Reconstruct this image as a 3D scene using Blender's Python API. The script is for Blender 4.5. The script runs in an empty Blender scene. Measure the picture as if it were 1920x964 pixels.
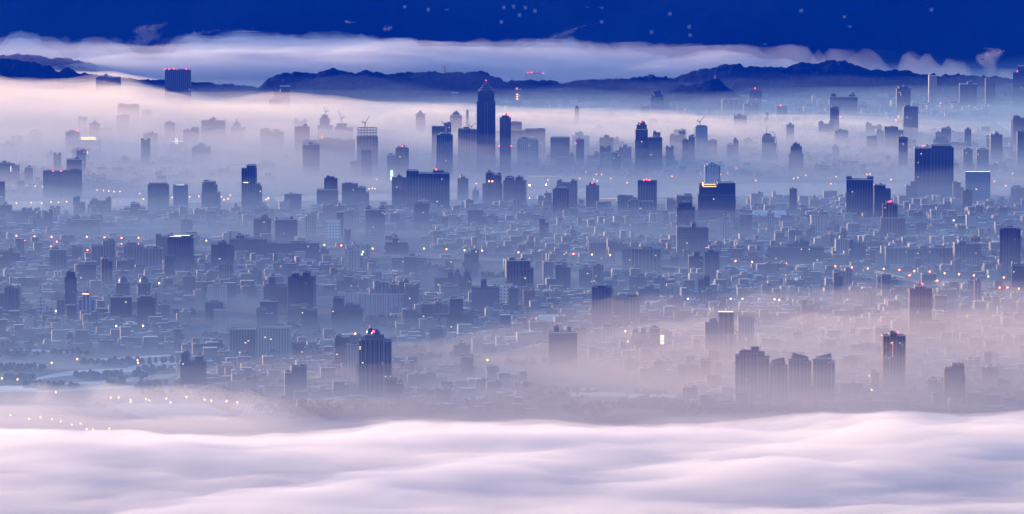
import bpy, math, random
import numpy as np
from mathutils import Vector

# ------------------------------------------------------------------ camera
sc = bpy.context.scene
H = 1000.0; F = 10000.0                      # eye height (m), focal length in pixels of the 1920 px wide photograph
PITCH = math.atan((482 + 380) / F)
cam = bpy.data.cameras.new('camera'); co = bpy.data.objects.new('camera', cam); sc.collection.objects.link(co)
co.location = (0, 0, H); co.rotation_euler = (math.pi / 2 - PITCH, 0, 0)
cam.sensor_width = 36; cam.lens = 36 * F / 1920; cam.clip_start = 10; cam.clip_end = 90000
sc.camera = co

# ------------------------------------------------------------------ sky, sun, exposure
SUN_EL, SUN_AZ = 5.5, -56.0
world = bpy.data.worlds.new('World'); sc.world = world; world.use_nodes = True
nt = world.node_tree; bg = nt.nodes['Background']
sky = nt.nodes.new('ShaderNodeTexSky'); sky.sky_type = 'NISHITA'; sky.sun_disc = False
sky.sun_elevation = math.radians(SUN_EL); sky.sun_rotation = math.radians(SUN_AZ)
mx = nt.nodes.new('ShaderNodeMix'); mx.data_type = 'RGBA'; mx.blend_type = 'MULTIPLY'; mx.inputs[0].default_value = 1
mx.inputs[7].default_value = (0.84, 0.97, 1.50, 1)        # cool dawn white balance
nt.links.new(sky.outputs[0], mx.inputs[6]); nt.links.new(mx.outputs[2], bg.inputs[0]); bg.inputs[1].default_value = 0.13
sun = bpy.data.lights.new('sun', 'SUN'); so = bpy.data.objects.new('sun', sun); sc.collection.objects.link(so)
sun.energy = 3.6; sun.angle = math.radians(3); sun.color = (1, .72, .73)
_az, _el = math.radians(SUN_AZ), math.radians(SUN_EL)
_d = Vector((math.sin(_az) * math.cos(_el), math.cos(_az) * math.cos(_el), math.sin(_el)))
so.rotation_euler = (-_d).to_track_quat('-Z', 'Y').to_euler()
vs = sc.view_settings; vs.view_transform = 'Standard'; vs.look = 'None'; vs.gamma = 1; vs.exposure = 1.18; vs.use_curve_mapping = False
sc.cycles.volume_bounces = 3; sc.cycles.max_bounces = 6; sc.cycles.use_denoising = True; sc.cycles.seed = 3
sc.cycles.transparent_max_bounces = 16

# ------------------------------------------------------------------ helpers
def ray(px, py):
    a = (px - 960) / F; b = -(py - 482) / F
    return Vector((a, math.cos(PITCH) + b * math.sin(PITCH), -math.sin(PITCH) + b * math.cos(PITCH)))
def ground(px, py, z=0.0):
    r = ray(px, py); t = (z - H) / r.z
    return Vector((r.x * t, r.y * t, z))
def z_at(py, Y):
    r = ray(960, py); return H + Y / r.y * r.z
def topix(X, Y, Z=0.0):
    dz = Z - H; dep = Y * math.cos(PITCH) - dz * math.sin(PITCH); up = Y * math.sin(PITCH) + dz * math.cos(PITCH)
    return 960 + F * X / dep, 482 - F * up / dep

def mesh_obj(name, v, f, m, parent=None, loc=None, rz=0.0):
    me = bpy.data.meshes.new(name); me.from_pydata([tuple(map(float, p)) for p in v], [], [tuple(map(int, q)) for q in f])
    if m: me.materials.append(m)
    o = bpy.data.objects.new(name, me); sc.collection.objects.link(o)
    if parent: o.parent = parent
    if loc is not None: o.location = loc; o.rotation_euler.z = rz
    return o
def empty(name, loc, rz=0.0):
    o = bpy.data.objects.new(name, None); sc.collection.objects.link(o); o.location = loc; o.rotation_euler.z = rz
    o.empty_display_size = 5
    return o
def tag(o, label=None, cat=None, group=None, kind=None):
    if label: o['label'] = label
    if cat: o['category'] = cat
    if group: o['group'] = group
    if kind: o['kind'] = kind
    return o
def copy_tree(o):
    c = o.copy(); sc.collection.objects.link(c)
    for ch in list(o.children):
        k = ch.copy(); sc.collection.objects.link(k); k.parent = c
        for g in ch.children:
            q = g.copy(); sc.collection.objects.link(q); q.parent = k
    return c
class MB:
    def __init__(s): s.v = []; s.f = []
    def add(s, v, f):
        k = len(s.v); s.v += list(v); s.f += [tuple(i + k for i in q) for q in f]; return s
    def box(s, x0, x1, y0, y1, z0, z1):
        return s.add([(x, y, z) for z in (z0, z1) for x, y in ((x0, y0), (x1, y0), (x1, y1), (x0, y1))],
                     [(3, 2, 1, 0), (4, 5, 6, 7), (0, 1, 5, 4), (1, 2, 6, 5), (2, 3, 7, 6), (3, 0, 4, 7)])
    def loft(s, rings, cap=True):               # rings: list of lists of points, same length
        n = len(rings[0]); v = [p for r in rings for p in r]; f = []
        for i in range(len(rings) - 1):
            for j in range(n):
                a = i * n + j; b = i * n + (j + 1) % n; f.append((a, b, b + n, a + n))
        if cap: f.append(tuple(range(n))[::-1]); f.append(tuple((len(rings) - 1) * n + j for j in range(n)))
        return s.add(v, f)
    def rect_loft(s, sec):                       # sec: (cx, cy, hw, hd, z)
        return s.loft([[(cx - a, cy - b, z), (cx + a, cy - b, z), (cx + a, cy + b, z), (cx - a, cy + b, z)] for cx, cy, a, b, z in sec])
    def round_loft(s, cx, cy, prof, n=14, sy=1.0):
        return s.loft([[(cx + r * math.cos(2 * math.pi * k / n), cy + sy * r * math.sin(2 * math.pi * k / n), z) for k in range(n)] for r, z in prof])
    def bar(s, p, q, r):
        p = Vector(p); q = Vector(q); d = (q - p).normalized(); a = d.orthogonal().normalized() * r; b = d.cross(a)
        return s.loft([[tuple(c + a + b), tuple(c - a + b), tuple(c - a - b), tuple(c + a - b)] for c in (p, q)])
    def frame(s, x0, x1, y0, y1, z0, z1, t):      # hollow rectangular rim, one piece
        o = [(x0, y0), (x1, y0), (x1, y1), (x0, y1)]; i = [(x0 + t, y0 + t), (x1 - t, y0 + t), (x1 - t, y1 - t), (x0 + t, y1 - t)]
        v = [(*p, z0) for p in o] + [(*p, z1) for p in o] + [(*p, z0) for p in i] + [(*p, z1) for p in i]; f = []
        for k in range(4):
            n = (k + 1) % 4
            f += [(k, n, n + 4, k + 4), (k + 4, n + 4, n + 12, k + 12), (n + 8, k + 8, k + 12, n + 12), (n, k, k + 8, n + 8)]
        return s.add(v, f)
    def build(s, name, m, parent=None, loc=None, rz=0.0): return mesh_obj(name, s.v, s.f, m, parent, loc, rz)

_L = {}
def _lat(seed):
    if seed not in _L: _L[seed] = np.random.default_rng(seed).random((256, 256))
    return _L[seed]
def vn(x, y, seed):
    L = _lat(seed); xi = np.floor(x).astype(int); yi = np.floor(y).astype(int); fx = x - xi; fy = y - yi
    fx = fx ** 3 * (fx * (fx * 6 - 15) + 10); fy = fy ** 3 * (fy * (fy * 6 - 15) + 10)
    g = lambda a, b: L[a % 256, b % 256]
    return (g(xi, yi) * (1 - fx) + g(xi + 1, yi) * fx) * (1 - fy) + (g(xi, yi + 1) * (1 - fx) + g(xi + 1, yi + 1) * fx) * fy
def fbm(x, y, o=4, seed=0):
    s = 0; a = .5; t = 0
    for i in range(o):
        s = s + a * vn(x * 2 ** i + 13.7 * i, y * 2 ** i + 7.1 * i, seed + i); t += a; a *= .5
    return s / t
def sstep(a, b, x):
    t = np.clip((x - a) / (b - a), 0, 1); return t * t * (3 - 2 * t)
def table(px, py, xs, ys, T):
    T = np.array(T, float); ix = np.interp(px, xs, np.arange(len(xs))); iy = np.interp(py, ys, np.arange(len(ys)))
    a = np.floor(ix).astype(int).clip(0, len(xs) - 2); b = np.floor(iy).astype(int).clip(0, len(ys) - 2); fx = ix - a; fy = iy - b
    fx = fx * fx * (3 - 2 * fx); fy = fy * fy * (3 - 2 * fy)
    return (T[b, a] * (1 - fx) + T[b, a + 1] * fx) * (1 - fy) + (T[b + 1, a] * (1 - fx) + T[b + 1, a + 1] * fx) * fy

# ------------------------------------------------------------------ materials
def mat(name, c, rough=.8, metal=0.0):
    m = bpy.data.materials.new(name); m.use_nodes = True; b = m.node_tree.nodes['Principled BSDF']
    b.inputs['Base Color'].default_value = (*c, 1); b.inputs['Roughness'].default_value = rough; b.inputs['Metallic'].default_value = metal
    return m
def noisy(name, c0, c1, scale, rough=.8, metal=0.0, detail=4, stretch=(1, 1, 1), lo=.35, hi=.65):
    m = mat(name, c0, rough, metal); t = m.node_tree; b = t.nodes['Principled BSDF']
    tc = t.nodes.new('ShaderNodeTexCoord'); mp = t.nodes.new('ShaderNodeMapping'); mp.inputs['Scale'].default_value = stretch
    n = t.nodes.new('ShaderNodeTexNoise'); n.inputs['Scale'].default_value = scale; n.inputs['Detail'].default_value = detail
    r = t.nodes.new('ShaderNodeValToRGB'); r.color_ramp.elements[0].color = (*c0, 1); r.color_ramp.elements[1].color = (*c1, 1)
    r.color_ramp.elements[0].position = lo; r.color_ramp.elements[1].position = hi
    t.links.new(tc.outputs['Object'], mp.inputs[0]); t.links.new(mp.outputs[0], n.inputs['Vector']); t.links.new(n.outputs[0], r.inputs[0]); t.links.new(r.outputs[0], b.inputs['Base Color'])
    return m
def lamp_mat(name, c, s):
    m = mat(name, (.1, .1, .1)); b = m.node_tree.nodes['Principled BSDF']
    b.inputs['Emission Color'].default_value = (*c, 1); b.inputs['Emission Strength'].default_value = s
    m.cycles.emission_sampling = 'NONE'
    return m
def vol(name, dens, c, g=0.0, ab=None, tex=None):
    m = bpy.data.materials.new(name); m.use_nodes = True; n = m.node_tree.nodes; n.clear()
    o = n.new('ShaderNodeOutputMaterial'); p = n.new('ShaderNodeVolumePrincipled')
    p.inputs['Density'].default_value = dens; p.inputs['Color'].default_value = (*c, 1); p.inputs['Anisotropy'].default_value = g
    if tex:                                   # uneven air: density drifts with stretched noise
        tc = n.new('ShaderNodeTexCoord'); mp = n.new('ShaderNodeMapping'); mp.inputs['Scale'].default_value = tex[0]; mp.inputs['Rotation'].default_value = (0, 0, tex[3])
        ns = n.new('ShaderNodeTexNoise'); ns.inputs['Detail'].default_value = 5; ns.inputs['Roughness'].default_value = .62; ns.inputs['Distortion'].default_value = .6; ns.inputs['Scale'].default_value = 1
        mr = n.new('ShaderNodeMapRange'); mr.inputs[1].default_value = tex[1]; mr.inputs[2].default_value = tex[2]; mr.inputs[3].default_value = 0; mr.inputs[4].default_value = dens
        lk = m.node_tree.links; lk.new(tc.outputs['Object'], mp.inputs[0]); lk.new(mp.outputs[0], ns.inputs['Vector']); lk.new(ns.outputs[0], mr.inputs[0]); lk.new(mr.outputs[0], p.inputs['Density'])
        m.cycles.volume_step_rate = tex[4]
    if ab: p.inputs['Absorption Color'].default_value = (*ab, 1)
    m.node_tree.links.new(p.outputs[0], o.inputs['Volume']); return m
def facade(name, wall, glass=(.02, .03, .045), bay=4.0, floor=3.4, wu=.62, wz=.5, litp=.006, strip=0.0):
    """walls with rows of windows, a few of them lit, on any box: u runs along the wall, z up"""
    m = mat(name, wall, .75); t = m.node_tree; N = t.nodes; L = t.links; b = N['Principled BSDF']
    def M(op, a, bb=None, c=None):
        n = N.new('ShaderNodeMath'); n.operation = op
        for i, x in enumerate((a, bb, c)):
            if x is None: continue
            if isinstance(x, (int, float)): n.inputs[i].default_value = x
            else: L.new(x, n.inputs[i])
        return n.outputs[0]
    tc = N.new('ShaderNodeTexCoord'); sp = N.new('ShaderNodeSeparateXYZ'); L.new(tc.outputs['Object'], sp.inputs[0])
    sn = N.new('ShaderNodeSeparateXYZ'); L.new(tc.outputs['Normal'], sn.inputs[0])
    side = M('GREATER_THAN', M('ABSOLUTE', sn.outputs[0]), .5); roof = M('GREATER_THAN', M('ABSOLUTE', sn.outputs[2]), .5)
    u = M('ADD', M('MULTIPLY', sp.outputs[0], M('SUBTRACT', 1, side)), M('MULTIPLY', sp.outputs[1], side))
    oi = N.new('ShaderNodeObjectInfo')
    ub = M('ADD', M('DIVIDE', u, bay), 500.3); zb = M('DIVIDE', M('ADD', sp.outputs[2], 300.0), floor)
    wm = M('MULTIPLY', M('LESS_THAN', M('FRACT', ub), wu), M('LESS_THAN', M('FRACT', zb), wz)); wm = M('MULTIPLY', wm, M('SUBTRACT', 1, roof))
    cb = N.new('ShaderNodeCombineXYZ'); L.new(M('FLOOR', ub), cb.inputs[0]); L.new(M('FLOOR', zb), cb.inputs[1]); L.new(M('MULTIPLY', oi.outputs['Random'], 97.0), cb.inputs[2])
    wn = N.new('ShaderNodeTexWhiteNoise'); wn.noise_dimensions = '3D'; L.new(cb.outputs[0], wn.inputs['Vector'])
    lit = M('MULTIPLY', wm, M('GREATER_THAN', wn.outputs['Value'], 1 - litp))
    ns = N.new('ShaderNodeTexNoise'); ns.inputs['Scale'].default_value = .06; ns.inputs['Detail'].default_value = 5; L.new(tc.outputs['Object'], ns.inputs['Vector'])
    hv = N.new('ShaderNodeHueSaturation'); hv.inputs['Color'].default_value = (*wall, 1)
    L.new(M('ADD', M('MULTIPLY', oi.outputs['Random'], .5), M('ADD', M('MULTIPLY', ns.outputs[0], .5), .5)), hv.inputs['Value'])
    mc = N.new('ShaderNodeMix'); mc.data_type = 'RGBA'; L.new(wm, mc.inputs[0]); L.new(hv.outputs[0], mc.inputs[6]); mc.inputs[7].default_value = (*glass, 1)
    mr = N.new('ShaderNodeMix'); mr.data_type = 'RGBA'; L.new(roof, mr.inputs[0]); L.new(mc.outputs[2], mr.inputs[6]); mr.inputs[7].default_value = (.26, .27, .29, 1)
    L.new(mr.outputs[2], b.inputs['Base Color'])
    L.new(M('SUBTRACT', .75, M('MULTIPLY', wm, .45)), b.inputs['Roughness'])
    cr = N.new('ShaderNodeValToRGB'); cr.color_ramp.elements[0].color = (1, .62, .28, 1); cr.color_ramp.elements[1].color = (1, .85, .6, 1); L.new(wn.outputs['Color'], cr.inputs[0])
    L.new(cr.outputs[0], b.inputs['Emission Color']); L.new(M('MULTIPLY', lit, .75), b.inputs['Emission Strength'])
    m.cycles.emission_sampling = 'NONE'
    return m

TONE = {
    'g': facade('dark_blue_glass', (.035, .055, .10), (.02, .04, .08), 3.6, 3.6, .7, .6, .004),
    'd': facade('dark_tile', (.085, .09, .11), (.02, .025, .035), 5.2, 3.3, .5, .5, .006),
    'b': facade('brown_tile', (.15, .11, .10), (.03, .035, .045), 4.6, 3.2, .55, .5, .009),
    'c': facade('grey_concrete', (.17, .175, .19), (.03, .04, .055), 4.2, 3.3, .55, .5, .008),
    'p': facade('pale_tile', (.36, .36, .37), (.07, .08, .10), 5.0, 3.4, .5, .5, .006),
    'w': facade('white_cladding', (.62, .63, .65), (.08, .10, .14), 6.5, 6.8, .5, .5, .004),
    'l': facade('blue_glass', (.07, .15, .28), (.03, .10, .22), 4.0, 3.8, .8, .7, .004),
}
STRIP = {'g': mat('blue_steel', (.07, .10, .17), .4), 'd': mat('grey_tile', (.12, .13, .155)), 'b': mat('light_brown_tile', (.26, .21, .19)),
         'c': mat('light_concrete', (.25, .26, .28)), 'p': mat('pale_trim', (.45, .45, .46)), 'w': mat('white_trim', (.75, .76, .78)), 'l': mat('pale_steel', (.4, .45, .55), .4)}
RIM = mat('parapet_coping', (.5, .51, .53), .35, .3)
ROOFB = noisy('roof_box_paint', (.10, .11, .13), (.2, .2, .21), .1)
STEEL = mat('steel', (.16, .17, .2), .5, .5)
CRANE = mat('crane_paint', (.28, .26, .25), .6)
TILE = noisy('glazed_roof_tile', (.05, .08, .14), (.09, .12, .18), .3, .4)
RED = lamp_mat('red_beacon', (1, .03, .06), 5)
ORANGE = lamp_mat('orange_lamp', (1, .13, .02), 8)
WARM = lamp_mat('warm_lamp', (1, .42, .14), 2.4)
WHITE = lamp_mat('white_lamp', (1, .95, .7), 2.6)
GOLD = lamp_mat('gold_light', (1, .5, .2), 1.3)
PALE = lamp_mat('pale_light', (1, .95, .85), .8)
AMBER = lamp_mat('amber_window_light', (1, .35, .12), .9)
CYAN = lamp_mat('cyan_light', (.45, 1, .85), 1.0)
AVL = lamp_mat('avenue_lamp_light', (1, .55, .22), 4)
POLE = mat('lamp_pole_steel', (.2, .2, .2), .5, .6)
DECK = noisy('worn_asphalt', (.06, .06, .065), (.1, .1, .1), .02)
CONC = mat('road_concrete', (.3, .3, .31))
PAINT = mat('road_paint', (.75, .75, .72))
GLASSW = mat('car_glass', (.02, .02, .03), .1)

# ------------------------------------------------------------------ ground, river, roads
_g = mat('ground_soil', (.08, .09, .09), .9); t = _g.node_tree; b = t.nodes['Principled BSDF']
tc = t.nodes.new('ShaderNodeTexCoord')
def _n(scale, det, vec=None, typ='ShaderNodeTexNoise'):
    n = t.nodes.new(typ); n.inputs['Scale'].default_value = scale
    if det is not None: n.inputs['Detail'].default_value = det
    t.links.new(tc.outputs['Object'], n.inputs['Vector']); return n
n1 = _n(.004, 6); n2 = _n(.03, 4); vo = _n(.02, None, typ='ShaderNodeTexVoronoi')
r1 = t.nodes.new('ShaderNodeValToRGB'); e = r1.color_ramp.elements; e[0].position = .40; e[0].color = (.035, .05, .04, 1); e[1].position = .62; e[1].color = (.22, .225, .22, 1)
k = e.new(.5); k.color = (.09, .095, .09, 1)
mxg = t.nodes.new('ShaderNodeMix'); mxg.data_type = 'RGBA'; mxg.blend_type = 'MULTIPLY'; mxg.inputs[0].default_value = .7
t.links.new(n1.outputs[0], r1.inputs[0]); t.links.new(r1.outputs[0], mxg.inputs[6]); t.links.new(vo.outputs['Color'], mxg.inputs[7]); t.links.new(mxg.outputs[2], b.inputs['Base Color'])
gx = np.linspace(-40000, 40000, 3)
tag(mesh_obj('ground', [(-60000, -20000, 0), (60000, -20000, 0), (60000, 60000, 0), (-60000, 60000, 0)], [(0, 1, 2, 3)], _g), kind='structure')

WATER = mat('river_water', (.05, .07, .09), .12, .0); WATER.node_tree.nodes['Principled BSDF'].inputs['Specular IOR Level'].default_value = .9
_bn = WATER.node_tree.nodes.new('ShaderNodeTexNoise'); _bn.inputs['Scale'].default_value = .05; _bp = WATER.node_tree.nodes.new('ShaderNodeBump'); _bp.inputs['Strength'].default_value = .15
_tc = WATER.node_tree.nodes.new('ShaderNodeTexCoord'); WATER.node_tree.links.new(_tc.outputs['Object'], _bn.inputs['Vector']); WATER.node_tree.links.new(_bn.outputs[0], _bp.inputs['Height']); WATER.node_tree.links.new(_bp.outputs[0], WATER.node_tree.nodes['Principled BSDF'].inputs['Normal'])
RIVERC = [(-400, 392, 10), (-100, 388, 10), (60, 386, 9), (180, 381, 8), (270, 377, 6), (400, 375, 5), (560, 372, 5), (760, 369, 7), (900, 366, 8), (1010, 364, 9), (1120, 362, 10), (1240, 360, 10), (1400, 356, 12), (1560, 354, 12), (1720, 354, 10), (1920, 358, 8), (2300, 364, 8)]
def ribbon(name, pts, m, z, kind='structure', thick=0.0):
    """pts: (px, py, half height in px on the ground) -> a strip that follows them"""
    P = []
    for x in np.linspace(0, len(pts) - 1, (len(pts) - 1) * 8 + 1):
        i = min(int(x), len(pts) - 2); f = x - i; a = [pts[max(i - 1, 0)], pts[i], pts[i + 1], pts[min(i + 2, len(pts) - 1)]]
        q = [.5 * ((2 * a[1][j]) + (-a[0][j] + a[2][j]) * f + (2 * a[0][j] - 5 * a[1][j] + 4 * a[2][j] - a[3][j]) * f * f + (-a[0][j] + 3 * a[1][j] - 3 * a[2][j] + a[3][j]) * f ** 3) for j in range(3)]
        P.append(q)
    v = []; f = []; A = [ground(p[0], p[1] + p[2], z) for p in P]; B = [ground(p[0], p[1] - p[2], z) for p in P]
    n = len(P)
    v = A + B; f = [(i, i + 1, n + i + 1, n + i) for i in range(n - 1)]
    if thick:
        v = v + [p - Vector((0, 0, thick)) for p in v]; m2 = 2 * n
        f += [(m2 + n + i, m2 + n + i + 1, m2 + i + 1, m2 + i) for i in range(n - 1)]
        f += [(m2 + i, m2 + i + 1, i + 1, i) for i in range(n - 1)] + [(n + i, n + i + 1, m2 + n + i + 1, m2 + n + i) for i in range(n - 1)]
        f += [(0, n, m2 + n, m2), (n - 1, m2 + n - 1, m2 + 2 * n - 1, 2 * n - 1)]
    return tag(mesh_obj(name, v, f, m), kind=kind)
ribbon('river', RIVERC, WATER, .03)
# bright pond beyond the right bank
v = [ground(x, y, .03) for x, y in ((1865, 227), (1880, 226), (1898, 231), (1914, 237), (1905, 243), (1901, 250), (1893, 249), (1886, 243), (1876, 236))]
tag(mesh_obj('lake_water', v, [tuple(range(len(v)))[::-1]], mat('lake_surface', (.95, .92, .9), .08, 1.0)), kind='structure')
SAND = noisy('river_flat_sand', (.16, .17, .16), (.30, .30, .29), .01)
ribbon('riverside_field', [(-400, 404, 7), (60, 398, 6), (270, 388, 4), (560, 384, 4), (900, 382, 5), (1240, 378, 5), (1700, 376, 5), (2300, 378, 6)], SAND, .015)

def highway(name, pts, z=9.0):
    d = ribbon(name, pts, DECK, z, thick=1.6)
    for s in (-1, 1):                                       # painted edge lines
        ribbon('road_marking', [(p[0], p[1] + s * p[2] * .82, .1) for p in pts], PAINT, z + .01)
    for s in (-1, 1):                                       # parapets
        ribbon('road_parapet', [(p[0], p[1] + s * p[2] * .97, .12) for p in pts], CONC, z + 1.0, thick=1.0)
    return d
LAMPROW = [(0, 441), (31, 442), (65, 443), (97, 444), (130, 444), (163, 444), (196, 445), (228, 446), (260, 446), (293, 448), (325, 449), (387, 451), (419, 451), (545, 456), (608, 459), (640, 460), (699, 466), (795, 466), (837, 467), (871, 469), (904, 470), (972, 473), (1007, 473), (1075, 476), (1110, 477), (1144, 478), (1250, 484), (1379, 489), (1410, 491), (1442, 493), (1474, 494), (1566, 499), (1597, 501), (1627, 503), (1657, 504), (1686, 506), (1714, 508), (1743, 509), (1771, 512), (1798, 514), (1826, 516), (1853, 518), (1882, 520), (1907, 523), (1935, 526)]
highway('elevated_road', [(-300, 455, 1.6), (0, 456, 1.6), (325, 464, 1.6), (640, 475, 1.6), (904, 485, 1.7), (1250, 499, 1.7), (1600, 517, 1.8), (1935, 541, 1.9), (2300, 570, 2)])
highway('elevated_road', [(1640, 508, 1.6), (1705, 524, 1.7), (1782, 537, 1.8), (1920, 550, 1.9), (2200, 575, 2)], 8.0)
ribbon('road', [(-300, 468, 1.2), (0, 470, 1.2), (167, 474, 1.2), (300, 484, 1.2)], DECK, .05)
ribbon('road', [(-300, 770, 2.2), (0, 783, 2.2), (140, 800, 2.4), (320, 826, 2.6), (480, 850, 2.6)], DECK, .05)
ribbon('road', [(1165, 560, 1), (1176, 640, 8), (1240, 690, 8), (1335, 726, 8)], DECK, .04)

# ------------------------------------------------------------------ hills and mountain
WOODM = noisy('wooded_slope', (.002, .008, .018), (.005, .014, .026), .03, .9)
for m_ in (WOODM,): m_.node_tree.nodes['Principled BSDF'].inputs['Specular IOR Level'].default_value = .02
def ridge(name, prof, D, dep, seed, rough=13.0, step=6.0):
    """prof: silhouette as (px, py); the crest line stands at distance D"""
    xs = [p[0] for p in prof]; X = np.arange((xs[0] - 960) * D / F, (xs[-1] - 960) * D / F, step)
    crest = np.interp(X * F / D + 960, xs, [z_at(p[1], D) for p in prof])
    V = np.linspace(-1, 1, int(2 * dep / step / 1.3)); XX, VV = np.meshgrid(X, V); cr = np.repeat(crest[None], len(V), 0)
    sh = (1 - VV * VV) ** 1.4 * (1 + .10 * (fbm(XX / 160 + seed, VV * 4, 4, seed) - .5) * np.abs(VV) * 2)
    Z = (cr - 8) * sh + rough * (1.1 * vn(XX / 21, VV * dep / 30, seed + 7) + .7 * vn(XX / 47, VV * dep / 60, seed + 9) - .8) * np.minimum(1, (1 - VV * VV) * 3) + 7 * vn(XX / 11, VV * dep / 11, seed + 11) * np.minimum(1, (1 - VV * VV) * 4) - 3
    Y = D + VV * dep + 60 * (fbm(XX / 500, XX * 0, 3, seed + 3) - .5)
    ny, nx = XX.shape; I = np.arange(nx * ny).reshape(ny, nx)
    f = np.stack([I[:-1, :-1], I[:-1, 1:], I[1:, 1:], I[1:, :-1]], -1).reshape(-1, 4)
    o = mesh_obj(name, np.stack([XX, Y, Z], -1).reshape(-1, 3), f, WOODM)
    return tag(o, kind='structure')
ridge('hill', [(440, 195), (490, 158), (500, 146), (530, 138), (560, 136), (590, 138), (620, 127), (640, 129), (665, 137), (688, 129), (700, 133), (725, 139), (755, 137), (790, 133), (815, 133), (835, 139), (860, 136), (885, 132), (905, 134), (925, 141), (950, 149), (985, 152), (1030, 151), (1050, 156), (1070, 154), (1100, 150), (1150, 149), (1200, 146), (1215, 143), (1224, 138), (1236, 144), (1262, 147), (1275, 155), (1290, 160), (1330, 185)], 17450, 420, 21)
ridge('hill', [(1180, 195), (1230, 172), (1270, 160), (1296, 156), (1320, 149), (1345, 148), (1362, 158), (1376, 170), (1395, 186), (1420, 200)], 17150, 300, 31)
ridge('hill', [(1180, 175), (1270, 142), (1300, 131), (1340, 127), (1368, 120), (1385, 118), (1400, 123), (1440, 124), (1480, 126), (1500, 118), (1530, 117), (1560, 112), (1580, 113), (1600, 119), (1630, 127), (1650, 131), (1690, 134), (1730, 140), (1770, 141), (1800, 139), (1850, 143), (1920, 152), (2100, 170)], 17780, 340, 41)
ridge('hill', [(-300, 130), (-100, 118), (-30, 114), (20, 110), (45, 112), (70, 118), (95, 127), (110, 133), (126, 122), (140, 130), (170, 139), (215, 147), (300, 150), (420, 158), (520, 170)], 17500, 380, 51)
ridge('hill', [(-300, 108), (-100, 100), (0, 103), (20, 101), (60, 100), (90, 106), (120, 107), (140, 111), (190, 124), (260, 142)], 18500, 300, 61)
# far mountain that fills the top of the frame
X = np.linspace(-5200, 5200, 190); V = np.linspace(0, 1, 150); XX, VV = np.meshgrid(X, V); YY = 19700 + VV * 9500
ZZ = (VV ** .85) * 1650 * (.72 + .5 * fbm(XX / 2400, VV * 3, 5, 71)) + 30 * (fbm(XX / 300, VV * 20, 4, 75) - .5) * np.minimum(1, VV * 8) - 4
ZZ = ZZ + 120 * sstep(0, .1, VV) * (fbm(XX / 900, VV * 9, 3, 78)) + 70 * sstep(0, .06, VV) * (1 - 2 * np.abs(fbm(XX / 420 + VV * 2, VV * 7, 4, 79) - .5) * 2)
I = np.arange(XX.size).reshape(XX.shape)
MOUNT = noisy('mountain_forest', (.0, .002, .005), (.006, .024, .042), .0011, .95, detail=8, stretch=(1, .8, 2))
MOUNT.node_tree.nodes['Principled BSDF'].inputs['Specular IOR Level'].default_value = .02
tag(mesh_obj('mountain', np.stack([XX, YY, ZZ], -1).reshape(-1, 3), np.stack([I[:-1, :-1], I[:-1, 1:], I[1:, 1:], I[1:, :-1]], -1).reshape(-1, 4), MOUNT), kind='structure')
def mountain_point(px, py):
    r = ray(px, py)
    for k in range(400):
        Y = 19700 + k * 20; tt = Y / r.y; z = H + tt * r.z; x = r.x * tt
        i = np.interp(x, X, np.arange(len(X))); j = (Y - 19700) / 9500 * (len(V) - 1)
        if ZZ[min(int(j + .5), len(V) - 1), int(i + .5)] >= z: return Vector((x, Y, z))
    return Vector((x, Y, z))

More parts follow.
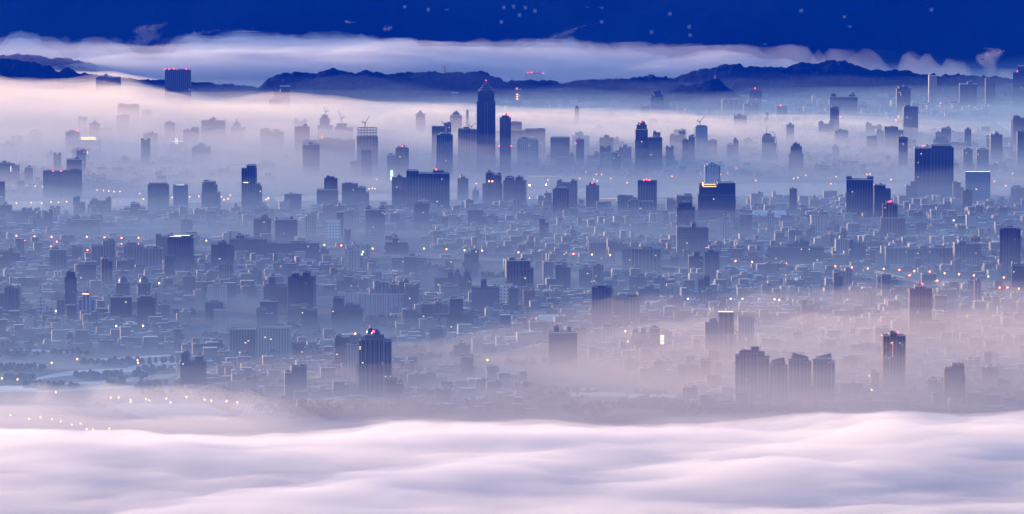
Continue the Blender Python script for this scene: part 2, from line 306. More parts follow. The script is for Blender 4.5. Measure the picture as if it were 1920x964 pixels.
# ------------------------------------------------------------------ buildings
rnd = random.Random(5)
FOOT = []           # footprints (x0, x1, y0, y1) so that nothing overlaps
HERO = []           # (px, yb, short phrase) landmarks used by the labels of the other blocks
def red_light(parent, x, y, z, m=RED, r=1.7):
    MB().round_loft(x, y, [(.3, z - .2), (r * .8, z + r * .4), (r, z + r), (r * .8, z + r * 1.6), (.3, z + 2 * r)], 8).build('warning_light', m, parent)
def tower(label, yb, blocks, tone='d', name='tower_block', cat='tower', dep=None, yaw=None, red=(), strips=0, roof='box', short=None, lit=(), rim=True, group=None, ref=None, gap=0.0):
    """blocks: (x0, x1, y_top) silhouette boxes in photograph pixels of a building whose foot is at pixel row yb"""
    D = ground(960, yb).y; s = D / F * 1.004
    bx0 = min(b_[0] for b_ in blocks); bx1 = max(b_[1] for b_ in blocks); cx = (bx0 + bx1) / 2
    W = (bx1 - bx0) * s
    if dep is None: dep = max(14.0, min(W * .6, 34))
    if yaw is None: yaw = rnd.uniform(-.12, .12)
    root = empty(name, ((cx - 960) * s, D + dep / 2, 0), yaw)
    tag(root, label, cat, group)
    FOOT.append((root.location.x - W / 2, root.location.x + W / 2, D, D + dep))
    if short: HERO.append((cx, yb, short))
    blocks = sorted(blocks, key=lambda q: q[2])
    for i, (x0, x1, yt) in enumerate(blocks):
        a = (x0 - cx) * s; b2 = (x1 - cx) * s; zt = z_at(yt, D); hd = dep / 2 - i * .8 + (1.7 if i % 3 == 2 else 0)
        hd = max(hd, 4)
        MB().box(a, b2, -hd, hd, -2 - i * .3, zt).build('wall' if i == 0 else 'wing', TONE[tone], root)
        if rim and (b2 - a) > 9: MB().frame(a - .3, b2 + .3, -hd - .3, hd + .3, zt - .6, zt + 1.1, .8).build('parapet', RIM if rnd.random() < .4 else STRIP[tone], root)
        if strips and (b2 - a) > 10:
            n = max(2, int((b2 - a) / strips)); c = MB(); w = (b2 - a) / n
            for k in range(n + 1):
                xc = min(max(a + k * w, a + .9), b2 - .9)
                c.box(xc - .8, xc + .8, -hd - .9, -hd + .1, 0, zt - .7)
            c.build('cladding', STRIP[tone], root)
        covered = any(q[0] < x1 - 1 and q[1] > x0 + 1 and q[2] < yt - .5 for q in blocks[:i])
        if roof == 'box' and (b2 - a) > 9 and not covered:
            w = rnd.uniform(.25, .5) * (b2 - a); xc = rnd.uniform(a + w / 2 + 1, b2 - w / 2 - 1); h = rnd.uniform(2.5, 5.5); g = hd * .45
            MB().box(xc - w / 2, xc + w / 2, -g, g, zt, zt + h).build('roof_house', ROOFB, root)
            if rnd.random() < .2:
                MB().round_loft(xc + rnd.uniform(-.2, .2) * w, 0, [(1.6, zt + h), (1.6, zt + h + 2.6), (.4, zt + h + 3.1)], 10).build('water_tank', STEEL, root)
    for (x, y) in red:
        red_light(root, (x - cx) * s, -dep / 2 + 2, z_at(y, D) - 1.5)
    for (x0, x1, y0, y1, m) in lit:
        MB().box((x0 - cx) * s, (x1 - cx) * s, -dep / 2 - 1.6, -dep / 2 - 1.0, z_at(y1, D), z_at(y0, D)).build('lit_sign', m, root)
    root['_s'] = s; root['_d'] = D; root['_cx'] = cx; root['_h'] = dep / 2
    return root
def clean(o):
    for k in ('_s', '_d', '_cx', '_h'):
        if k in o: del o[k]
def L(o, x): return (x - o['_cx']) * o['_s']
def Z(o, y): return z_at(y, o['_d'])

# --- the tallest tower, with its stepped crown
o = tower('tallest tower in the city, dark blue with stepped pagoda crown and spire', 327, [(894, 929, 190)], 'g', strips=0, roof='none', rim=False, yaw=0, dep=46, name='skyscraper', cat='skyscraper', short='the tallest tower')
s = o['_s']; h = 23
c = MB(); c.rect_loft([(0, 0, L(o, 927) , 21, Z(o, 190) - .5), (0, 0, L(o, 927), 21, Z(o, 178)), (0, 0, L(o, 926), 20, Z(o, 172))]); c.build('upper_shaft', TONE['g'], o)
for (hw, y0, y1) in ((13.0, 172, 168.4), (9.6, 168.4, 164.6), (7.0, 164.6, 161.2), (4.8, 161.2, 158.6)):
    a = hw * s
    MB().rect_loft([(0, 0, a * .9, a * .9, Z(o, y0)), (0, 0, a * .9, a * .9, Z(o, (y0 + y1) / 2)), (0, 0, a * 1.08, a * 1.08, Z(o, (y0 + y1) / 2) + .8), (0, 0, a * 1.12, a * 1.12, Z(o, (y0 + y1) / 2) + 1.8), (0, 0, a * .8, a * .8, Z(o, y1))]).build('crown_tier', TONE['g'], o)
MB().rect_loft([(0, 0, 5.4 * s, 5.4 * s, Z(o, 158.6)), (0, 0, 3.2 * s, 3.2 * s, Z(o, 156.8)), (0, 0, 1.0 * s, 1.0 * s, Z(o, 154.6)), (0, 0, .5, .5, Z(o, 154.0))]).build('crown_roof', TILE, o)
MB().bar((0, 0, Z(o, 155.2)), (0, 0, Z(o, 149.5)), .5).build('spire', STEEL, o)
for k in (-1, 1):
    MB().box(k * 2.2 * s - .6 * s, k * 2.2 * s + .6 * s, -23.9, -22.5, 0, Z(o, 191)).build('groove_trim', STRIP['d'], o)
    MB().box(k * 17 * s - .8, k * 17 * s + .8, -24, -22.5, 0, Z(o, 190)).build('corner_trim', STRIP['g'], o)
red_light(o, 0, 0, Z(o, 151) - 2, r=1.0)
clean(o)

# --- the domed tower at the front
o = tower('grey gridded tower with twin domes and a red beacon, at the edge of the fog', 752, [(676, 719, 636.5), (719, 733.5, 641), (672.5, 679, 639)], 'c', strips=6.5, roof='none', yaw=.02, dep=38, name='domed_tower', cat='tower', short='the twin-domed tower')
s = o['_s']
MB().box(L(o, 683), L(o, 719), -12, 12, Z(o, 637), Z(o, 629)).build('roof_house', TONE['c'], o)
for (x, r, y0, y1) in ((693.5, 7.6, 629, 617), (703.5, 8.6, 630, 618.5)):
    d = MB(); R0 = r * s; z0 = Z(o, y0); z1 = Z(o, y1) 
    d.round_loft(L(o, x), -3 if x > 700 else 4, [(R0 * .95, z0 - 1), (R0, z0 + (z1 - z0) * .25), (R0 * .93, z0 + (z1 - z0) * .5), (R0 * .72, z0 + (z1 - z0) * .75), (R0 * .38, z0 + (z1 - z0) * .93), (.5, z1)], 20); d.build('dome', TILE, o)
MB().round_loft(L(o, 693.5), 4, [(1.4, Z(o, 617) - 1), (.9, Z(o, 615)), (.2, Z(o, 611.5))], 8).build('finial', STEEL, o)
red_light(o, L(o, 700), -13, Z(o, 624), r=1.7); clean(o)

# --- four residential towers with sloping tops, and a serrated one
for i, (x0, x1, yt, yb, lab, sh) in enumerate([
        (1380, 1444, 663, 762, 'widest of four grey residential towers rising from the pink fog, roof clutter on top', 'the wide residential tower in the pink fog'),
        (1446, 1477, 679, 765, 'second of four grey residential towers from the left, low slanted roof screen', None),
        (1481, 1522, 672, 767, 'third of four grey residential towers, peak of its slanted roof on the left', None),
        (1526, 1567, 672, 767, 'rightmost of four grey residential towers, peak of its slanted roof at centre', 'the four slant-roofed towers')]):
    w = (x1 - x0)
    o = tower(lab, yb, [(x0 + w * .12, x1 - w * .14, yt), (x0, x0 + w * .34, yt + 5), (x1 - w * .36, x1, yt + 8)], 'c', strips=5.5, roof='none', dep=26, yaw=(-.05, .03, .02, -.04)[i], name='residential_tower', cat='residential tower', short=sh, group='grey towers with slanted roof screens')
    a = L(o, x0 + w * .15); b2 = L(o, x1 - w * .18); z0 = Z(o, yt) + 1.1; hs = (5, 5, 7, 7)[i]
    p, q = (z0 + hs, z0 + 1.0) if i in (0, 2) else (z0 + 1.0, z0 + hs)
    MB().add([(a, -9, z0), (b2, -9, z0), (b2, -9, q), (a, -9, p), (a, 6, z0), (b2, 6, z0), (b2, 6, q), (a, 6, p)], [(0, 1, 2, 3), (7, 6, 5, 4), (0, 4, 5, 1), (1, 5, 6, 2), (2, 6, 7, 3), (3, 7, 4, 0)]).build('roof_screen', TONE['c'], o)
    if i == 0:
        MB().box(L(o, 1410), L(o, 1424), -6, 6, z0, z0 + 9).build('roof_house', ROOFB, o)
        for k in range(4): MB().bar((L(o, 1408 + k * 6), 0, z0 + 4), (L(o, 1409 + k * 6), 0, z0 + 9 + (k * 5 % 4)), .35).build('antenna', STEEL, o)
    clean(o)
o = tower('small brown tower with serrated battlement top, half sunk in pink fog', 768, [(1786, 1809, 685), (1772, 1790, 692), (1772, 1811, 703)], 'b', roof='none', dep=22, yaw=.03, name='residential_tower', cat='residential tower', short='the serrated brown tower', rim=False)
c = MB()
for k in range(5): MB().box(L(o, 1786.4 + k * 4.8), L(o, 1788.8 + k * 4.8), -7, 7, Z(o, 685), Z(o, 681)).build('battlement', STRIP['b'], o)
for k in range(3): MB().box(L(o, 1773 + k * 4.6), L(o, 1775.2 + k * 4.6), -7, 7, Z(o, 692), Z(o, 688.6)).build('battlement', STRIP['b'], o)
clean(o)

# --- other landmarks: label, foot row, silhouette boxes, tone, options
T = tower
RT = dict(strips=7)
T('broad dark slab tower rising out of cream fog with a row of red roof lights', 222, [(311, 359, 131)], 'g', strips=6, red=[(312, 130), (319, 130), (328, 129), (334, 131), (351, 130), (358, 131)], roof='none', short='the red-lit slab in the cream fog', dep=40)
T('faint flat tower barely showing over the cream fog, beside the red-lit slab', 215, [(183, 227, 145), (188, 204, 143)], 'd', short='the faint tower in the cream fog')
T('tall stepped tower faint in bright fog with smoke at its side', 232, [(526, 545, 162), (515, 545, 172)], 'd', short='the tall faint stepped tower')
T('shorter tower standing against the tall faint stepped tower', 236, [(505, 529, 188), (508, 519, 185)], 'd')
T('pale wide twin-topped block dissolving in cream fog', 262, [(222, 240, 197), (240, 262, 197), (238, 242, 200)], 'c', short='the pale twin-topped block')
T('small round-topped block right of the pale twin-topped block', 258, [(268, 286, 208), (271, 283, 207)], 'c')
T('wide faint hotel block with a central roof box in left fog', 288, [(380, 422, 227), (395, 404, 224)], 'c', short='the wide faint hotel block')
T('faint block with pointed roof box right of the wide hotel block', 285, [(434, 461, 240), (438, 452, 233), (442, 448, 229)], 'c')
T('narrow faint tower left of the wide faint hotel block', 286, [(310, 329, 231), (314, 323, 229)], 'c')
T('mid grey block with red beacon and gold lit cornice beside it', 303, [(124, 150, 249), (130, 146, 247), (124, 190, 262)], 'd', red=[(146, 245)], lit=[(153, 180, 257, 262, GOLD), (180, 184, 263, 264, PALE)], short='the gold-lit block')
T('low block with white lit fascia under the gold-lit block', 318, [(136, 168, 281), (140, 160, 279)], 'd', lit=[(150, 152, 284, 289, PALE), (164, 165.5, 283, 289, PALE), (154, 162, 286, 287, PALE)])
T('dark stepped block in left fog with a square roof box', 300, [(270, 296, 251), (278, 289, 249)], 'd', short='the dark stepped block in left fog')
T('block with bright white cross-shaped lights on its roof', 302, [(319, 345, 266)], 'd', lit=[(330, 331.6, 258, 270, PALE), (333, 334.6, 260, 270, PALE), (320, 344, 264.5, 265.3, PALE)], short='the block with white cross lights')
T('pointed faint tower far left in the cream fog', 288, [(55, 80, 250), (60, 74, 246), (65, 69, 243)], 'c')
T('faint long block with flat roof below the hotel block', 318, [(362, 395, 276), (368, 386, 273)], 'c')
T('square grey slab standing alone left of the scaffolded tower', 306, [(553, 581, 239), (558, 577, 237)], 'd', strips=5, short='the lone grey slab')
T('low hazy block with a row of red lights behind the lone grey slab', 312, [(582, 665, 264), (600, 640, 262)], 'c', red=[(590, 266), (613, 267), (620, 268), (604, 257)])
o = T('tower under construction with open scaffold cage on top', 328, [(668, 708, 256)], 'c', strips=8, roof='none', rim=False, short='the scaffolded tower')
c = MB(); hh = o['_h'] - 3
for k in range(7):
    x = L(o, 672) + (L(o, 706) - L(o, 672)) * k / 6
    for y in (-hh, hh): c.bar((x, y, Z(o, 256)), (x, y, Z(o, 240)), .45)
for k in range(4):
    z = Z(o, 255) + (Z(o, 240) - Z(o, 255)) * k / 3
    for y in (-hh, hh): c.bar((L(o, 672), y, z), (L(o, 706), y, z), .4)
c.build('scaffold_lattice', STEEL, o); clean(o)
T('small square block in front of the scaffolded tower', 335, [(678, 697, 282)], 'd')
T('dark stepped tower with a red roof light right of the scaffolded tower', 340, [(741, 766, 279), (744, 762, 276), (726, 742, 291)], 'd', red=[(754, 274)], short='the dark stepped tower')
T('dark tower under a leaning crane, left of the tallest tower', 340, [(818, 849, 254), (826, 845, 250), (822, 834, 252)], 'g', strips=5, short='the crane-topped dark tower')
T('faint slab behind the crane-topped dark tower', 318, [(810, 840, 238), (833, 846, 232)], 'c')
T('square hazy slab just left of the tallest tower', 322, [(858, 882, 242), (882, 896, 245)], 'c', strips=6)
T('faint narrow tower standing in the pale central fog', 270, [(780, 797, 214), (784, 792, 211)], 'c')
T('faint dome-topped block left of a thin chimney', 280, [(844, 866, 217), (848, 862, 213), (851, 859, 211)], 'c')
T('slender tower with red lights just right of the tallest tower', 335, [(937, 958, 221), (941, 955, 218)], 'd', strips=4, red=[(952, 216), (956, 218), (948, 250), (936, 274), (947, 274), (958, 274)], short='the slender red-lit tower')
T('white gridded office block right of the slender red-lit tower', 328, [(971, 1009, 264), (973, 1006, 261)], 'p', short='the white gridded office')
T('very wide faint slab behind the white gridded office', 305, [(955, 1022, 245), (985, 1022, 243)], 'c')
T('plain square grey slab right of the white gridded office', 322, [(1032, 1068, 260), (1034, 1068, 258)], 'd', short='the plain square slab', roof='none')
T('thin dark slab with a red light at its upper left corner', 322, [(1080, 1095, 262), (1082, 1091, 261)], 'g', red=[(1080, 269)], strips=4)
T('faint wide block with stepped roof behind the thin dark slab', 300, [(1072, 1104, 256), (1078, 1092, 250)], 'c')
T('curved-top tower with lit crown beside a lower square slab', 332, [(1193, 1212, 235), (1196, 1209, 231), (1191, 1214, 243), (1190, 1215, 262)], 'd', red=[(1200, 230)], short='the curved-top tower')
T('square slab attached right of the curved-top tower', 333, [(1215, 1241, 259)], 'd', roof='none')
T('white tower banded with thin floors right of centre', 332, [(1130, 1148, 288), (1133, 1146, 286)], 'p', short='the white banded tower')
T('grey block attached right of the white banded tower', 332, [(1149, 1163, 286)], 'c')
T('blue glass tower with a crane on its roof', 310, [(1302, 1325, 238), (1304, 1323, 236)], 'l', strips=5, roof='none', short='the crane-topped glass tower', dep=26)
o = T('stepped tower with slanting right edge and needle spire', 318, [(1428, 1452, 258), (1430, 1446, 254), (1428, 1455, 270), (1427, 1459, 290)], 'p', roof='none', short='the spired stepped tower')
MB().box(L(o, 1433), L(o, 1444), -5, 5, Z(o, 254), Z(o, 251)).build('roof_house', ROOFB, o)
MB().bar((L(o, 1437), 0, Z(o, 253)), (L(o, 1437), 0, Z(o, 236)), .6).build('spire', STEEL, o)
c = MB(); prev = None
for k in range(9):
    u = k / 8; p = (L(o, 1446 + 12 * u ** .6), -6, Z(o, 247 + 40 * u ** 1.6))
    if prev: c.bar(prev, p, .5)
    prev = p
c.build('curved_fin_rib', STEEL, o); clean(o)
T('dark tapered tower with stepped square top', 330, [(1482, 1503, 275), (1486, 1499, 271), (1479, 1506, 290)], 'd', short='the tapered dark tower')
T('dark tower with rounded stepped top below the ridge', 226, [(1225, 1239, 171), (1222, 1243, 176), (1220, 1244, 184)], 'g', short='the round-topped dark tower')
T('short block left of the round-topped dark tower', 228, [(1201, 1218, 200)], 'd')
T('small block right of the round-topped dark tower', 224, [(1243, 1254, 189)], 'd')
T('dark square tower with red beacon right of the small hill', 218, [(1404, 1427, 169)], 'd', red=[(1415, 166)], short='the beacon tower by the small hill')
T('low cluster block at the foot of the beacon tower', 226, [(1393, 1420, 195), (1400, 1412, 192)], 'd')
T('small pale block left of the beacon tower', 222, [(1353, 1374, 187), (1376, 1392, 186)], 'c')
T('faint dark block in front of the small hill', 205, [(1266, 1296, 174), (1285, 1296, 176)], 'd')
T('round lit tower with orange lights behind the slender tower', 205, [(962, 980, 172), (966, 977, 168)], 'd', red=[(969, 166)], lit=[(968, 971.5, 176, 178, GOLD), (968, 971.5, 180, 182, GOLD), (968, 971.5, 184, 187, GOLD)], short='the orange-lit round tower')
T('huge dark twin-winged tower with a red beacon, right side', 378, [(1745, 1783, 274), (1743, 1787, 278), (1714, 1744, 278)], 'g', strips=8, red=[(1729, 274)], roof='none', yaw=-.02, dep=45, short='the huge dark tower')
T('low block at the left foot of the huge dark tower', 384, [(1697, 1714, 348), (1706, 1720, 342)], 'd')
T('low block at the right foot of the huge dark tower', 384, [(1786, 1800, 343), (1795, 1806, 352)], 'd')
T('two-step square tower behind the huge dark tower', 292, [(1657, 1682, 239), (1680, 1692, 245)], 'd', strips=6, short='the two-step tower')
T('short square tower left of the two-step tower', 296, [(1624, 1643, 257)], 'd')
T('wide block peeping over the huge dark tower', 300, [(1749, 1777, 261), (1753, 1774, 258)], 'd')
T('left one of a pair of slim grey slabs', 332, [(1804, 1822, 281)], 'c', strips=4.5, group='pair of slim grey slabs', short='the pair of slim grey slabs')
T('right one of a pair of slim grey slabs', 332, [(1830, 1852, 280)], 'c', strips=4.5, group='pair of slim grey slabs')
T('blue glass block framed in white with lit top edge', 388, [(1809, 1856, 322)], 'l', strips=0, roof='none', lit=[(1810, 1855, 321, 321.8, PALE)], short='the white-framed glass block')
T('dark block with raised corners, like a castle, centre right', 420, [(1587, 1597, 333), (1626, 1637.5, 333), (1587, 1637, 337)], 'g', strips=6, roof='none', short='the raised-corner block')
T('dark stepped block touching the raised-corner block', 425, [(1638, 1659, 347), (1655, 1669, 355)], 'g')
T('brown tower with glowing red roof and lower right wing', 452, [(1661, 1674, 380), (1655, 1683, 384), (1652, 1698, 409)], 'b', strips=6, red=[(1666, 379), (1670, 378)], short='the red-roofed brown tower')
T('massive dark blue block with orange lit roof ring', 425, [(1345, 1378, 343), (1310, 1345, 347), (1308, 1378, 366)], 'g', yaw=.02, roof='none', dep=44, lit=[(1315, 1341, 345, 346, GOLD), (1318, 1342, 349, 350.2, GOLD), (1316, 1318, 342, 349, GOLD)], short='the massive block with the orange ring')
T('bright blue tower behind the massive block', 375, [(1326, 1344, 308), (1320.5, 1350, 311)], 'l', strips=5, short='the bright blue tower')
T('slender striped dark tower left of the massive block', 445, [(1272, 1298, 382), (1280, 1292, 379), (1269, 1303, 390)], 'd', strips=5, short='the slender striped tower')
T('wide brown block in front of the slender striped tower', 488, [(1269, 1328, 426), (1296, 1304, 419)], 'c', short='the wide brown block')
T('dark tower with glowing red roof edge, right of centre', 408, [(1196.5, 1231, 340)], 'g', red=[(1208, 338), (1213, 337), (1218, 338)], roof='none', strips=6, short='the dark red-edged tower')
T('wide lower block in front of the dark red-edged tower', 418, [(1176, 1225, 378), (1182, 1198, 375)], 'c', strips=8)
T('dark square-shouldered tower in front of a twin-humped one', 412, [(1040, 1062, 352), (1036, 1067, 356)], 'd', strips=5, short='the square-shouldered tower')
T('twin-humped slab behind the square-shouldered tower', 402, [(1045, 1082, 344), (1045, 1053, 340), (1071, 1082, 339)], 'c')
T('square tower with red light on its centre', 400, [(1098, 1123, 349), (1104, 1117, 345)], 'd', red=[(1110, 343)], strips=5, short='the small beacon tower')
T('small block left of the square-shouldered tower', 395, [(1020, 1034, 363), (1022, 1030, 362)], 'c')
T('round-humped dark block with two lit windows', 388, [(911, 927, 325), (926, 940, 328), (914, 922, 323), (905, 942, 346)], 'd', lit=[(916, 919, 339, 341, WARM), (922, 925, 339, 341, WARM)], short='the round-humped block')
T('stepped block right of the round-humped block', 390, [(948, 963, 333), (968, 980, 334), (945, 986, 340)], 'd')
T('narrow cross-shaped tower left of the round-humped block', 375, [(857, 878, 336), (863, 872, 331)], 'd')
T('low pointed block beside the narrow cross-shaped tower', 378, [(886, 898, 357), (890, 893, 351)], 'c')
T('largest dark slab cluster at centre with a red beacon', 400, [(762, 785, 320), (812, 832, 321), (785, 843, 325)], 'g', strips=6.5, red=[(818, 318), (821, 328)], roof='none', yaw=.02, dep=40, short='the large slab cluster')
T('lower block attached left of the large slab cluster', 395, [(735, 762, 334), (745, 754, 331)], 'd')
T('stepped grey tower with a square roof box, left of centre', 398, [(608, 633, 336), (612, 627, 333), (594, 634, 356)], 'd', short='the stepped grey tower')
T('long flat block right of the stepped grey tower', 395, [(641, 671, 346), (671, 686, 352), (641, 692, 362)], 'd')
T('small dark block with stepped roof left of the stepped grey tower', 400, [(534, 565, 366), (541, 556, 364)], 'd')
T('tall dark tower with a notched top and lower right wing', 398, [(464, 480, 310), (454, 481, 317), (480, 488, 345), (486, 491, 350)], 'g', strips=6, lit=[(458, 467, 341.5, 343, PALE)], roof='none', short='the notched dark tower')
T('stepped dark tower between the blue slab and the notched tower', 400, [(381, 404, 341), (380, 407, 348), (379, 413, 362)], 'd', strips=4, short='the stepped dark tower')
T('plain bluish slab with lit roof edge', 396, [(324.5, 352.5, 347)], 'l', roof='none', strips=0, lit=[(330, 346, 346.4, 347, PALE)], short='the bluish slab')
T('dark slab with rounded top corners left of the bluish slab', 398, [(280, 314, 345), (277, 317, 348)], 'd', strips=5, short='the rounded dark slab', roof='none')
T('wide residential slab with two red roof lights, left', 372, [(81, 120, 322), (120, 154, 321)], 'd', strips=7, red=[(100, 321), (115, 321)], short='the slab with two red lights')
T('square faint tower behind the slab with two red lights', 350, [(126, 154, 299)], 'c')
T('slim faint tower left of the slab with two red lights', 352, [(48, 62, 316), (51, 59, 314)], 'c')
T('wide faint slab at the left edge with a bright vertical light', 352, [(-5, 20, 306), (20, 36, 311)], 'c', lit=[(22, 23, 312, 322, PALE)])
T('dark block cut by the left edge of the photo, upper half', 390, [(-12, 10, 342)], 'd')
T('two-step small tower on the near river bank', 406, [(138, 150, 371), (138, 160, 380)], 'd', short='the two-step bank tower')
T('wide low block with sloped ends on the river bank', 405, [(170, 200, 378), (166, 207, 384)], 'd')
T('pyramid-like clustered block right of the sloped-end block', 415, [(244, 262, 382), (232, 272, 389), (225, 278, 398)], 'd')
T('block at the left edge with a square roof box above the highway', 422, [(-6, 22, 386), (4, 14, 383)], 'd')
T('long block with three raised stair towers, left', 428, [(42, 48, 390), (52, 58, 391), (66, 73, 390), (25, 76, 396)], 'c', short='the three-stair-tower block')
T('narrow striped tower right of the three-stair-tower block', 432, [(83, 99, 397), (90, 98, 395)], 'd', strips=4)
T('low brown twin-boxed block above the orange lamps', 434, [(132, 186, 412), (138, 148, 408), (170, 180, 408)], 'b')
T('grey block with a chimney-like roof box above the highway lamps', 443, [(340, 361, 414), (344, 355, 410)], 'c')
T('left brick block with a roof tank box', 455, [(476, 508, 411), (490, 502, 406)], 'b', short='the left brick block')
T('right brick block with two roof boxes', 458, [(515, 557, 412), (516, 519, 406), (543, 549, 406)], 'b', short='the right brick block')
T('white office block with square dark openings along its top', 448, [(612, 638, 414)], 'w', roof='none', short='the white office block', lit=())
T('dark slim box tower behind the white office block', 443, [(632, 644, 398)], 'd', roof='none')
T('grey tower with mansard top and lit roof rim, left', 520, [(318, 360, 441), (315, 361, 446)], 'd', strips=5, lit=[(320, 342, 443, 443.8, PALE), (328, 358, 441, 441.8, PALE)], roof='none', short='the mansard tower', rim=True)
T('long hazy slab left of the mansard tower', 508, [(267, 304, 467), (232, 268, 461)], 'c', strips=6)
T('hazy tower second left of the mansard tower', 505, [(192, 215, 453), (170, 204, 461)], 'c', strips=6, short='the hazy tall slab')
T('wide block with a mast at the left edge', 506, [(-6, 36, 474), (16, 24, 465)], 'd', short='the masted block')
T('pinkish eight-sided tower beside white factory roofs', 504, [(98, 115, 473), (94, 119, 480)], 'b', short='the pinkish tower')
T('long dark slab block with stepped left end', 492, [(442, 458, 441), (430, 500, 449), (500, 598, 457)], 'd', short='the long dark slab')
T('grey tower with lit roof, left lower half', 548, [(411, 437, 497), (415, 432, 495)], 'c', strips=5, short='the plain grey tower')
T('low wide block right of the plain grey tower', 545, [(452, 490, 514), (472, 490, 507)], 'c')
T('dark cluster tower with two crest boxes', 600, [(549, 558, 512.5), (569, 580, 512.5), (541, 590, 521)], 'd', strips=4.5, roof='none', short='the two-crested dark tower')
T('pale slab with white right edge beside the two-crested tower', 590, [(495, 537, 537), (505, 516, 519), (500, 534, 532)], 'c', short='the white-edged slab', lit=())
T('square grey block with lit cornice upper left of the two-crested tower', 530, [(511, 535, 493), (535, 555, 494)], 'c')
T('grey block with rounded crest right of the two-crested tower', 568, [(632, 672, 526), (646, 662, 519)], 'c', short='the rounded grey block')
T('long residential cluster with seven jagged roof boxes', 588, [(700, 728, 530), (731, 743, 533), (748, 766, 529), (692, 768, 543)], 'c', strips=7, short='the jagged long cluster')
T('lower long pale wall of flats before the jagged cluster', 590, [(672, 795, 552)], 'p', strips=9, roof='none')
T('stepped pyramid-like dark block above the centre', 482, [(736, 748, 446), (724, 764, 454), (720, 766, 462)], 'd', short='the stepped pyramid block')
T('pale block with tall white columns and lit windows', 498, [(648, 694, 461), (660, 668, 457), (684, 690, 457)], 'p', strips=10, lit=[(679, 681, 471, 473, WHITE), (677, 679, 476, 478, WHITE), (679, 681, 483, 485, WHITE)], short='the pale columned block')
T('wide grey block with pale right wall', 518, [(735, 800, 483), (758, 782, 481)], 'c', short='the pale-ended block')
T('near dark terrace cluster with lit rooftop', 618, [(625, 644, 560), (648, 674, 572), (622, 680, 580)], 'd', short='the dark terrace cluster')
T('big dark humped cluster left of the flared tower', 624, [(790, 812, 570), (843, 868, 560), (760, 780, 583), (762, 880, 590)], 'd', short='the big humped cluster')
T('three-humped block over the big humped cluster', 560, [(840, 850, 510), (853, 862, 512), (870, 881, 510), (815, 884, 521)], 'c', short='the three-humped block')
T('stepped dark block left of the white gridded office by the flared tower', 592, [(902, 912, 527), (885, 936, 540)], 'd')
T('dark glass pair of slabs near the centre', 566, [(948, 972, 489), (972, 993, 489), (955, 999, 505)], 'd', strips=6, short='the dark pair of slabs')
T('small white gridded office below the dark pair of slabs', 578, [(938, 968, 538), (946, 960, 534)], 'w', roof='none', short='the small white office')
T('near-black tower with flared cap box, centre right', 620, [(1111, 1148, 540), (1122, 1137, 535)], 'g', strips=6, roof='none', short='the flared-cap tower', dep=32)
T('left one of the twin striped slabs beside the dark pair', 538, [(1018, 1037, 491)], 'c', strips=5, group='twin striped slabs', short='the twin striped slabs')
T('right one of the twin striped slabs beside the dark pair', 538, [(1041, 1062, 491)], 'c', strips=5, group='twin striped slabs')
T('small stepped block right of the twin striped slabs', 538, [(1086, 1111, 506), (1094, 1104, 500)], 'c')
T('stepped block above the twin striped slabs', 492, [(1031, 1063, 472), (1040, 1048, 465)], 'c')
T('hazy block with open white grid crown', 488, [(1104, 1136, 455)], 'c', roof='none', short='the grid-crowned block')
T('grey-blue slab pair with a pale left wing', 515, [(1168, 1184, 468), (1184, 1240, 467)], 'c', strips=7, short='the slab with a pale left wing')
T('left crested dark tower of two, right of centre', 528, [(1291, 1318, 480), (1300, 1312, 474)], 'd', strips=4.5, group='two crested dark towers', short='the two crested towers')
T('right crested dark tower of two, taller, right of centre', 530, [(1322, 1349, 474), (1329, 1338, 468)], 'd', strips=4.5, group='two crested dark towers')
T('dark block with roof clutter right of the flared-cap tower', 578, [(1198, 1236, 541), (1208, 1226, 538)], 'd', short='the cluttered dark block')
T('low dark block touching the flared-cap tower', 605, [(1150, 1182, 557), (1160, 1178, 556)], 'd')
T('white-striped tower at right with a dark centre strip', 495, [(1566, 1588, 449), (1574, 1580, 442)], 'p', strips=5, short='the white-striped tower')
T('grey block right of the white-striped tower', 495, [(1592, 1624, 456), (1593, 1600, 450)], 'c')
T('long row of joined flats along the right', 502, [(1660, 1700, 465), (1700, 1745, 467), (1745, 1788, 465)], 'c', strips=8, short='the long row of flats')
T('taller square block ending the long row of flats', 508, [(1789, 1840, 457), (1797, 1810, 452)], 'c', strips=5)
T('dark square tower near the right edge', 518, [(1875, 1914, 431), (1881, 1906, 427)], 'd', strips=6, short='the right-edge dark tower')
T('small striped tower with pale ribs, right', 440, [(1811, 1832, 404), (1816, 1827, 398)], 'p', strips=4, short='the small ribbed tower')
T('long row of plain flats left of the white-striped tower', 500, [(1477, 1500, 458), (1500, 1518, 453), (1440, 1545, 464)], 'c', short='the plain flats row')
T('dark tower with red beacon standing in pinkish fog', 640, [(1716, 1736, 537), (1705.5, 1748, 543)], 'd', strips=5.5, red=[(1729.5, 533)], short='the beacon tower in pinkish fog', yaw=.02)
T('fog-bound tower with a column of orange windows and red light', 745, [(1668, 1682, 625), (1655, 1698, 630)], 'b', strips=5, red=[(1683, 624)], lit=[(1672.5, 1673.6, 641 + 5 * k, 643 + 5 * k, AMBER) for k in range(6)], short='the orange-windowed tower')
T('three-humped block fading in fog right of traffic lights', 672, [(1188, 1196, 618), (1204, 1210, 616), (1220, 1237, 616), (1186, 1238, 627)], 'd', short='the three-humped foggy block')
T('block with white glowing crown rim in pinkish fog', 680, [(1348, 1377, 587)], 'c', roof='none', strips=8, lit=[(1348, 1376, 583.4, 585, PALE)], short='the white-crowned block')
T('dim square block left of the white-crowned block', 685, [(1322, 1347, 606), (1330, 1345, 600)], 'c')
T('white-walled block right of the white-crowned block', 668, [(1384, 1414, 594)], 'p', roof='none')
